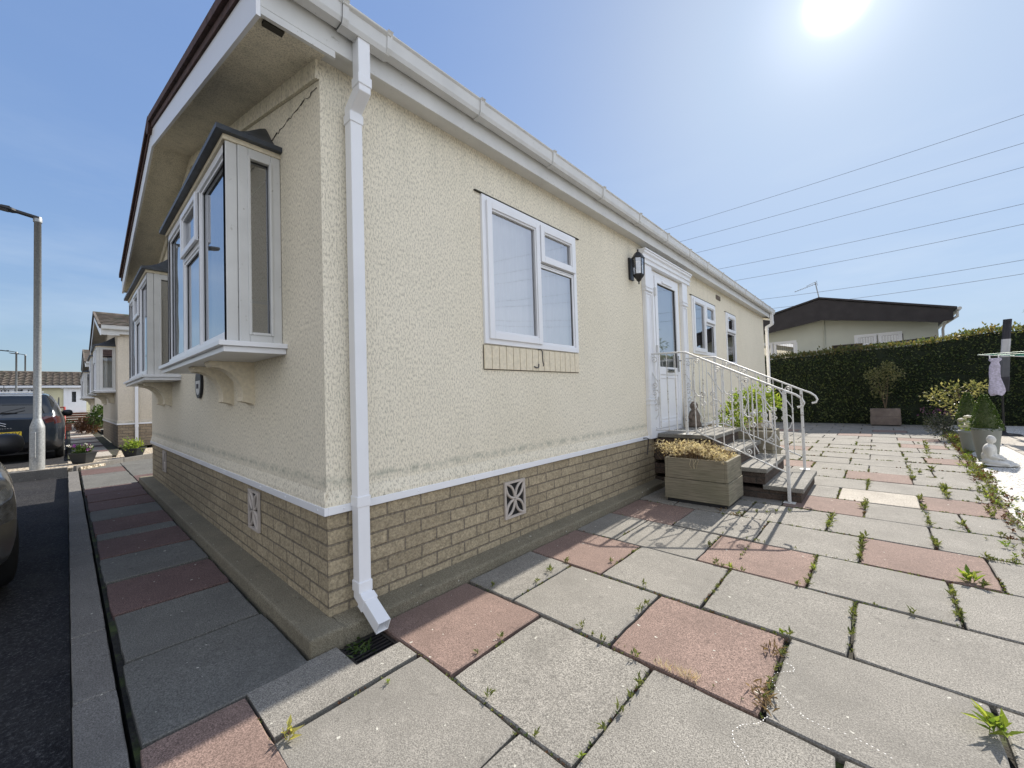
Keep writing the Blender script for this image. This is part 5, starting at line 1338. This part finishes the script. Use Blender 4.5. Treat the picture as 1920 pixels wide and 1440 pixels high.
for i in range(5):
    m = MB(); m.box(-43.9 + 0, -38.8 - i * 1.0, -1.25, .2, .05 + i * .15, .05 + (i + 1) * .15 - .03); m.build('riser', 'red_brick', es)
    m = MB(); m.box(-43.8, -38.7 - i * 1.0, -1.28, .22, .05 + (i + 1) * .15 - .029, .05 + (i + 1) * .15); m.build('tread', 'slab_pale', es)
t = thing('handrail', 'dark metal handrail climbing to the far white door', 'handrail', (-41, -1.2, 0))
m = MB(); m.tube([(-38.9, -1.28, 1.25), (-43.5, -1.28, 1.95)], .035, 6); m.build('rail', 'black_metal', t)
for x in (-39., -41.2, -43.4):
    m = MB(); m.tube([(x, -1.28, .1), (x, -1.28, 1.25 + (-38.9 - x) * .15)], .03, 6); m.build('post', 'black_metal', t)
t = thing('handrail', 'red painted metal rail standing beyond the dark car', 'handrail', (-20, -.88, 0))
m = MB(); m.tube([(-19.5, -.93, .05), (-19.5, -.93, 1.18), (-20.9, -1.30, 1.18), (-20.9, -1.30, .05)], .03, 6); m.build('rail', 'red_paint', t)
# shrubs in front of the third home
t = thing('shrub', 'brown and green shrubs growing against the third park home', 'shrub', (-21, -.4, .1)); m = MB()
leafball(m, (-21.6, -.30, .42), .8, .38, .36, 900, .12, 1, .2); leafball(m, (-20.9, .02, .80), .55, .35, .42, 600, .13, 0, .2); m.build('foliage', ['leaf_box', 'leaf_redbrown'], t)
m = MB(); [m.tube([(-21 + rnd.uniform(-.3, .3), -.2, .08), (-21 + rnd.uniform(-.5, .5), -.15, .8)], .012, 5) for i in range(5)]; m.build('stem', 'twig', t)
t = thing('flower_box', 'small red brick planter with flowers beside the far steps', 'planter', (-26, -.9, .1))
m = MB(); m.box(-26.5, -25.6, -1.12, -.72, .10, .40); m.build('box', 'red_brick', t); m = MB(); leafball(m, (-26, -.85, .46), .35, .2, .12, 120, .08); m.build('foliage', 'leaf_box', t)

# street lamps
def lamp(x, y, z, h, label, big=True):
    t = thing('street_lamp', label, 'street lamp', (x, y, z), 'galvanised street lamps')
    m = MB(); m.lathe([(.095, 0), (.095, .72), (.093, .78), (.06, .90), (.052, .93), (.046, h), (.052, h), (.052, h + .04), (0, h + .05)], (x, y, z), 24); m.build('pole', 'galvanised', t)
    m = MB(); a_ = -.55; n_ = V((math.cos(a_), math.sin(a_), 0)); s_ = V((-n_.y, n_.x, 0)); m.obox(V((x, y, z + .22)) + n_ * .085 - s_ * .04, n_ * .018, s_ * .08, V((0, 0, .46))); m.build('hatch', 'galvanised', t, bevel=.006)
    m = MB(); m.lathe([(.056, h - .06), (.058, h - .05), (.058, h + .01), (.05, h + .03), (0, h + .04)], (x, y, z), 20); m.build('cap', 'galvanised', t)
    m = MB(); m.prism([(x - .06, y + .02, z + h + .0), (x - .06, y - .25, z + h + .05), (x - .11, y - .30, z + h + .055), (x - .11, y - .78, z + h + .11), (x - .06, y - .82, z + h + .115), (x + .06, y - .82, z + h + .115), (x + .11, y - .78, z + h + .11), (x + .11, y - .30, z + h + .055), (x + .06, y - .25, z + h + .05), (x + .06, y + .02, z + h + .0)], (0, 0, .035)); ho = m.build('lamp_head', 'black_metal', t, bevel=.01)
    m = MB(); m.obox((x - .08, y - .34, z + h + .056), (.16, 0, 0), (0, -.40, .045), (0, 0, -.012)); m.build('diffuser', 'parasol_grey', ho)
    m = MB(); m.box(x - .04, x + .04, y - .42, y - .32, z + h + .10, z + h + .13); m.build('sensor', 'black_plastic', ho)
    return t
lamp(-9.30, -1.235, .05, 4.60, 'tall galvanised street lamp nearest the camera at the left')
lamp(-41.5, -3.2, .05, 5.0, 'distant street lamp left of the near one above the far roof')
lamp(-48., -3.1, .05, 5.4, 'thin farthest street lamp barely showing above the far roof')

# black trough pots on the gravel strip
def trough(label, plabel, x, y, w, h, col, flowers=None):
    m = MB(); a = [(-w / 2 * .72, -.09), (w / 2 * .72, -.09), (w / 2 * .72, .09), (-w / 2 * .72, .09)]; b = [(-w / 2, -.13), (w / 2, -.13), (w / 2, .13), (-w / 2, .13)]
    ang = .9; R2 = lambda p: (x + p[0] * math.cos(ang) - p[1] * math.sin(ang), y + p[0] * math.sin(ang) + p[1] * math.cos(ang)); z = .055
    lo = [(*R2(p), z) for p in a]; hi_ = [(*R2(p), z + h) for p in b]; rim = [(*R2((p[0] * 1.06, p[1] * 1.1)), z + h) for p in b]; rim2 = [(q[0], q[1], z + h + .02) for q in rim]; inn = [(*R2((p[0] * .93, p[1] * .88)), z + h + .02) for p in b]; inb = [(q[0], q[1], z + h - .02) for q in inn]
    vs = lo + hi_ + rim + rim2 + inn + inb
    fs = [(3, 2, 1, 0)] + [(s * 4 + k, s * 4 + (k + 1) % 4, s * 4 + 4 + (k + 1) % 4, s * 4 + 4 + k) for s in range(5) for k in range(4)] + [(20, 21, 22, 23)]
    m.add(vs, fs); tag(recenter(m.build('plant_pot', 'pot_black')), label, 'plant pot', 'black trough pots')
    t = thing('bedding_plant', plabel, 'plant', (x, y, z + h)); m = MB()
    leafball(m, (x, y, z + h + .06), (.14 if flowers else .19), (.14 if flowers else .19), .09 if flowers else .17, 420, .055, 0, .1, up=.7); m.build('foliage', col, t)
    if flowers:
        m = MB()
        for i in range(14):
            c = (x + rnd.gauss(0, .09), y + rnd.gauss(0, .09), z + h + rnd.uniform(.07, .17)); leafball(m, c, .02, .02, .012, 8, .035, i % 2, .6, asp=.9)
        m.build('flower_head', flowers, t)
trough('black trough pot holding pansies beside the lamp', 'white and purple pansies in the trough pot by the lamp', -9.62, -.66, .30, .19, 'leaf_box', ['petal_purple', 'petal_white'])
trough('black trough pot holding a leafy plant beside the corner of the home', 'bushy yellow green leafy plant in the trough pot near the gable corner', -9.95, .10, .30, .17, 'leaf_bright')

# ------------------------------------------------------------------ cars
def car(name, label, body, roofmat, loc, rz, hatch_plate=None, cat='car', L=4.0, Wd=1.74, Ht=1.47):
    t = thing(name, label, cat, (0, 0, 0)); hl = L / 2
    # stations along x: (x, z_bottom, z_shoulder, z_top, half width, roof half width)
    S = [(-hl, .42, .86, .90, .60, .52), (-hl + .05, .30, .93, .98, .74, .60), (-hl + .16, .24, .97, 1.20, .81, .60), (-hl + .34, .20, .98, 1.42, .85, .60), (-hl + .62, .18, .98, Ht - .02, .87, .60), (-.55, .17, .97, Ht + .01, .875, .62), (.15, .17, .95, Ht, .875, .62), (.50, .17, .93, Ht - .08, .87, .60), (.85, .17, .92, 1.22, .87, .62), (1.10, .18, .90, 1.02, .865, .64), (1.35, .19, .86, .94, .855, .62), (hl - .22, .26, .80, .86, .80, .58), (hl - .08, .34, .72, .76, .68, .50), (hl, .42, .60, .62, .48, .38)]
    k_ = Wd / 1.75
    def cr(a, b, c, d, q): return .5 * (2 * b + (c - a) * q + (2 * a - 5 * b + 4 * c - d) * q * q + (3 * b - a - 3 * c + d) * q ** 3)
    ST = []
    for i in range(len(S) - 1):
        for j in range(5):
            q = j / 5; a, b, c, d = S[max(i - 1, 0)], S[i], S[i + 1], S[min(i + 2, len(S) - 1)]
            ST.append([b[0] + (c[0] - b[0]) * q] + [cr(a[n], b[n], c[n], d[n], q) for n in range(1, 6)])
    ST.append(list(S[-1]))
    rows = []
    for (x, zb, zs, zt, hw, rw) in ST:
        hw *= k_; rw *= k_
        ctl = [(0, zb), (hw * .55, zb), (hw * .9, zb + .02), (hw * .985, zb + (zs - zb) * .25), (hw, zb + (zs - zb) * .55), (hw * .985, zb + (zs - zb) * .85), (hw * .94, zs), (rw + (hw - rw) * .42, zs + (zt - zs) * .55), (rw, zs + (zt - zs) * .90), (rw * .80, zt - .008), (rw * .4, zt), (0, zt + .004)]
        pts = []
        for i in range(len(ctl) - 1):
            for j in range(3):
                q = j / 3; a, b, c, d = ctl[max(i - 1, 0)], ctl[i], ctl[i + 1], ctl[min(i + 2, len(ctl) - 1)]
                pts.append((x, cr(a[0], b[0], c[0], d[0], q), cr(a[1], b[1], c[1], d[1], q)))
        pts.append((x, 0, ctl[-1][1])); rows.append(pts + [(p[0], -p[1], p[2]) for p in pts[-2:0:-1]])
    n = len(rows[0]); wheels = [(-hl + .72, .33), (hl - .80, .33)]
    parts = {k: MB() for k in ('body', 'rear_window', 'side_window', 'windscreen', 'tail_light', 'headlight', 'roof_panel', 'bumper')}
    def half(j): return j if j <= 33 else n - j
    for i in range(len(rows) - 1):
        for j in range(n):
            q = [rows[i][j], rows[i][(j + 1) % n], rows[i + 1][(j + 1) % n], rows[i + 1][j]]
            c = [sum(p[a] for p in q) / 4 for a in range(3)]; x, y, z = c; ay = abs(y)
            jj = min(half(j), half((j + 1) % n)) / 3.
            if any(math.hypot(x - wx, z - .33) < .37 for wx, _ in wheels) and ay > .62: continue
            key = 'body'
            if 6.2 <= jj < 8.4 and -hl + .36 < x < .95 and z > .99: key = 'side_window'
            if jj >= 7 and x < -hl + .34 and z > 1.02 and z < 1.40: key = 'rear_window'
            if jj >= 7.6 and .50 < x < 1.08: key = 'windscreen'
            if x < -hl + .20 and .80 < z < .94 and ay > .52: key = 'tail_light'
            if x > hl - .48 and .56 < z < .76 and ay > .42 and jj > 3.2: key = 'headlight'
            if z > 1.40 and jj >= 8.4 and key == 'body': key = 'roof_panel'
            if z < .42 and (x < -hl + .3 or x > hl - .3): key = 'bumper'
            key2 = key + ('' if key in ('body', 'rear_window', 'windscreen', 'roof_panel') else '#%d' % ((y > 0) + 2 * (x > 0)) if key == 'bumper' else '#%d' % (y > 0)); parts.setdefault(key2, MB()); parts[key2].add(q, [(0, 1, 2, 3)], 0, True)
    for e, row in ((0, rows[0]), (1, rows[-1])): parts['body'].add(row, [list(range(n))[::(-1 if e == 0 else 1)]], 0)
    mats = dict(body=body, rear_window='car_glass', side_window='car_glass', windscreen='car_glass', tail_light='tail_red', headlight='headlamp', roof_panel=roofmat, bumper='black_plastic' if body == 'car_navy' else body)
    for key, mb in parts.items():
        if mb.f:
            key = key.split('#')[0]; o = mb.build(key, mats[key], t)
            mw = o.modifiers.new('weld', 'WELD'); mw.merge_threshold = .0005
    for wx, wz in wheels:
        for s in (1, -1):
            m = MB(); cy = s * (.76 * k_); m.lathe([(.20, -.09), (.30, -.095), (.322, -.07), (.325, .0), (.322, .07), (.30, .095), (.20, .09)], (wx, cy, .33), 32, 0, True, (0, 1, 0)); w_ = m.build('wheel', 'rubber', t)
            m = MB(); m.lathe([(.21, .08 * s), (.195, .085 * s), (.19, .05 * s), (.05, .07 * s), (0, .075 * s)], (wx, cy, .33), 24, 0, True, (0, 1, 0))
            for a in range(5):
                an = a * 2 * PI / 5; c0 = V((wx + .05 * math.cos(an), cy + s * .075, .33 + .05 * math.sin(an))); c1 = V((wx + .19 * math.cos(an), cy + s * .082, .33 + .19 * math.sin(an))); m.tube([c0, c1], .02, 5)
            m.build('rim', 'chrome' if body != 'car_navy' else 'galvanised', w_)
            m = MB(); m.lathe([(.36, 0), (.36, .16), (0, .16)], (wx, cy - s * .04, .33), 24, 0, True, (0, -s, 0)); m.build('wheel_arch', 'black_plastic', t)
    for s in (1, -1):
        m = MB(); c = V((.78, s * (.90 * k_), .98)); vs = []
        for a in range(7):
            th = PI * a / 6
            for b in range(12):
                ph = 2 * PI * b / 12; sc_ = math.sin(th) ** .6; vs.append(c + V((.075 * sc_ * math.cos(ph), .10 * -math.cos(th), .085 * sc_ * math.sin(ph))))
        m.add(vs, [(a * 12 + b, a * 12 + (b + 1) % 12, (a + 1) * 12 + (b + 1) % 12, (a + 1) * 12 + b) for a in range(6) for b in range(12)], 0, True)
        m.tube([(.80, s * .84 * k_, .93), (.79, s * .93 * k_, .97)], .02, 6); m.build('door_mirror', 'black_plastic', t)
    m = MB(); m.box(-hl + .3, hl - .4, -.7, .7, .16, .30); m.build('underbody', 'black_plastic', t)
    if hatch_plate:
        m = MB(); m.box(-hl - .022, -hl - .008, -.26, .26, .54, .65); po = m.build('number_plate', 'plate_yellow', t)
        cu = bpy.data.curves.new('txt', 'FONT'); cu.body = hatch_plate; cu.size = .115; cu.extrude = .002; cu.align_x = 'RIGHT'; cu.align_y = 'CENTER'; cu.space_character = 1.25
        to = bpy.data.objects.new('txt', cu); COL.objects.link(to); dg = bpy.context.evaluated_depsgraph_get(); me = bpy.data.meshes.new_from_object(to.evaluated_get(dg)); bpy.data.objects.remove(to)
        o = bpy.data.objects.new('plate_lettering', me); COL.objects.link(o); me.materials.clear(); me.materials.append(M['black_plastic']); o.parent = po
        # rear faces -x: text reads left to right along -y when viewed from behind
        o.matrix_local = Matrix(((0, 0, -1, -hl - .026), (-1, 0, 0, -.245), (0, 1, 0, .595), (0, 0, 0, 1)))
        m = MB()
        for k in (0, 1):
            zc = .765 + k * .045; m.tube([(-hl - .02, .10, zc), (-hl - .025, .02, zc + .035), (-hl - .02, -.06, zc)], .008, 5)
        m.build('emblem', 'chrome', t)
        m = MB()
        for k in range(9): m.box(-hl - .016, -hl - .008, -.13 + k * .034, -.11 + k * .034, .715, .733)
        m.build('badge_lettering', 'chrome', t)
        m = MB(); m.box(-hl + .06, -hl + .10, -.20, .20, 1.03, 1.045); m.tube([(-hl + .02, .0, 1.05), (-hl + .05, -.30, 1.14)], .008, 5); m.build('rear_wiper', 'black_plastic', t)
        m = MB(); m.box(-hl + .30, -hl + .42, -.55, .55, 1.455, 1.475); m.build('roof_spoiler', roofmat, t, bevel=.01)
        m = MB(); m.tube([(-hl + .55, 0, 1.49), (-hl + .48, 0, 1.62)], .006, 5); m.build('roof_antenna', 'black_plastic', t)
    t.location = loc; t.rotation_euler.z = rz
    return t
car('parked_car', 'dark blue hatchback with a white roof parked behind the lamp, rear towards us', 'car_navy', 'car_white_roof', (-13.0, -1.76, .045), PI, '3 XVV')
car('parked_car', 'silver grey car whose front corner juts in at the left edge', 'car_silver', 'car_silver', (-3.60, -2.235, -.10), math.radians(12))

# ------------------------------------------------------------------ world, sun, camera
sdir = V((-.022, .801, .598)).normalized(); el = math.asin(sdir.z); az = math.atan2(sdir.x, sdir.y)
w = bpy.data.worlds.new('World'); SC.world = w; w.use_nodes = True; nt = w.node_tree
for n_ in list(nt.nodes): nt.nodes.remove(n_)
out = nt.nodes.new('ShaderNodeOutputWorld'); bg_ = nt.nodes.new('ShaderNodeBackground'); sky = nt.nodes.new('ShaderNodeTexSky')
sky.sky_type = 'NISHITA'; sky.sun_disc = False; sky.sun_elevation = el; sky.sun_rotation = az; sky.altitude = 50; sky.air_density = 1.0; sky.dust_density = .7; sky.ozone_density = 1.6
tc = nt.nodes.new('ShaderNodeTexCoord')
bw = nt.nodes.new('ShaderNodeRGBToBW'); lk(nt, sky.outputs[0], bw.inputs[0])
kf = mth(nt, 'MULTIPLY', mth(nt, 'POWER', mth(nt, 'DIVIDE', mth(nt, 'MAXIMUM', bw.outputs[0], .3), 1.4), -.60), .80)
skc = mix(nt, 1., mix(nt, 1., sky.outputs[0], kf, 'MULTIPLY'), (.86, .98, 1.12), 'MULTIPLY')
bw2 = nt.nodes.new('ShaderNodeRGBToBW'); lk(nt, skc, bw2.inputs[0]); skc = mix(nt, .14, skc, bw2.outputs[0])
fr_ = nt.nodes.new('ShaderNodeMapRange'); fr_.inputs['From Min'].default_value = 2.2; fr_.inputs['From Max'].default_value = 9.; fr_.inputs['To Max'].default_value = .6
lk(nt, bw.outputs[0], fr_.inputs['Value']); skc = mix(nt, fr_.outputs[0], skc, (1.62, 2.2, 3.05))
# thin high cirrus
mp = nt.nodes.new('ShaderNodeMapping'); mp.inputs['Scale'].default_value = (1.2, 1.2, 5.5); mp.inputs['Rotation'].default_value = (.0, .25, .4); lk(nt, tc.outputs['Generated'], mp.inputs['Vector'])
cn = nz(nt, mp.outputs[0], 2.4, 7, .6); cf = ramp(nt, cn, [(.46, (0, 0, 0)), (.78, (1, 1, 1))])
sp_ = nt.nodes.new('ShaderNodeSeparateXYZ'); lk(nt, tc.outputs['Generated'], sp_.inputs[0])
# added white brightening in the unseen +X sky, lifting the shaded long wall
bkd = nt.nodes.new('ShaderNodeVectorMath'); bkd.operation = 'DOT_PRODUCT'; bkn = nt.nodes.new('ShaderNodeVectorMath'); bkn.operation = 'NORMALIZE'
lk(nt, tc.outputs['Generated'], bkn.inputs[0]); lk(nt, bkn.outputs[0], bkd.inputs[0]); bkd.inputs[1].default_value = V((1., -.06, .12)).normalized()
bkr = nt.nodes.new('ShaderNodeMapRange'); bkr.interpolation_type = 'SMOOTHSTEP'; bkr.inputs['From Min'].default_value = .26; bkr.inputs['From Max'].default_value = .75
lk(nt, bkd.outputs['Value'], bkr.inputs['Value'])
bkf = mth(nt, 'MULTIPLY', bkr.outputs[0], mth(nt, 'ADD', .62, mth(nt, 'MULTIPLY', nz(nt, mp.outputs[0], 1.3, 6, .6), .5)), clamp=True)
bandf = ramp(nt, sp_.outputs['Z'], [(.02, (.6, .6, .6)), (.18, (.8, .8, .8)), (.5, (.05, .05, .05))])
cc = mix(nt, mth(nt, 'MULTIPLY', mth(nt, 'MULTIPLY', cf, bandf), .3), skc, (2.9, 3.2, 3.5))
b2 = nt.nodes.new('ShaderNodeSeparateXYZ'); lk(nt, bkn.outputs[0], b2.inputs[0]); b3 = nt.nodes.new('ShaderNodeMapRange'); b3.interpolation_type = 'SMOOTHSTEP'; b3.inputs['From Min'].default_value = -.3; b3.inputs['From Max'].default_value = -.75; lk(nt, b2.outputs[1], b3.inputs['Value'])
cc = mix(nt, mth(nt, 'MULTIPLY', b3.outputs[0], .8), cc, (2.7, 2.55, 2.4))  # whiter unseen sky behind the camera, added to warm and lift the gable
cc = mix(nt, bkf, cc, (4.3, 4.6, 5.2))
# glow of the sun seen through thin cloud
dp_ = nt.nodes.new('ShaderNodeVectorMath'); dp_.operation = 'DOT_PRODUCT'; nrm = nt.nodes.new('ShaderNodeVectorMath'); nrm.operation = 'NORMALIZE'
lk(nt, tc.outputs['Generated'], nrm.inputs[0]); lk(nt, nrm.outputs[0], dp_.inputs[0]); dp_.inputs[1].default_value = sdir
dv = mth(nt, 'MAXIMUM', dp_.outputs['Value'], 0.)
glow = mth(nt, 'ADD', mth(nt, 'MULTIPLY', mth(nt, 'POWER', dv, 4500.), 40.), mth(nt, 'ADD', mth(nt, 'MULTIPLY', mth(nt, 'POWER', dv, 300.), 1.0), mth(nt, 'MULTIPLY', mth(nt, 'POWER', dv, 40.), .2)))
gc = mix(nt, 1., (1., 1., 1.), glow, 'MULTIPLY')
ad = mix(nt, 1., cc, gc, 'ADD')
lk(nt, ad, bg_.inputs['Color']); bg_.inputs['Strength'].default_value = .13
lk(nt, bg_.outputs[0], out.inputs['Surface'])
sl = bpy.data.lights.new('sun', 'SUN'); sl.energy = 3.5; sl.angle = math.radians(.5); sl.color = (1., .93, .83)
so_ = bpy.data.objects.new('sun', sl); COL.objects.link(so_); so_.rotation_euler = (-sdir).to_track_quat('-Z', 'Y').to_euler(); so_.location = (0, 20, 20)

cam = bpy.data.cameras.new('camera'); co = bpy.data.objects.new('camera', cam); COL.objects.link(co); SC.camera = co
cam.sensor_width = 36; cam.lens = 36 * 756 / 1920.; cam.clip_start = .05; cam.clip_end = 900
Rm = Matrix(((0.74045647, 0.03994493, 0.67091625), (0.67145215, 0., -0.74104792), (-0.02960111, 0.99920188, -0.02682111)))
co.matrix_world = Matrix.Translation((2.0630159, -0.87161364, 1.15)) @ Rm.to_4x4()
SC.view_settings.view_transform = 'Standard'; SC.view_settings.look = 'None'; SC.view_settings.gamma = 1; SC.view_settings.exposure = 1.17
try: SC.view_settings.use_curve_mapping = False
except Exception: pass
SC.cycles.max_bounces = 8; SC.cycles.transparent_max_bounces = 16
SC.cycles.caustics_reflective = False; SC.cycles.caustics_refractive = False
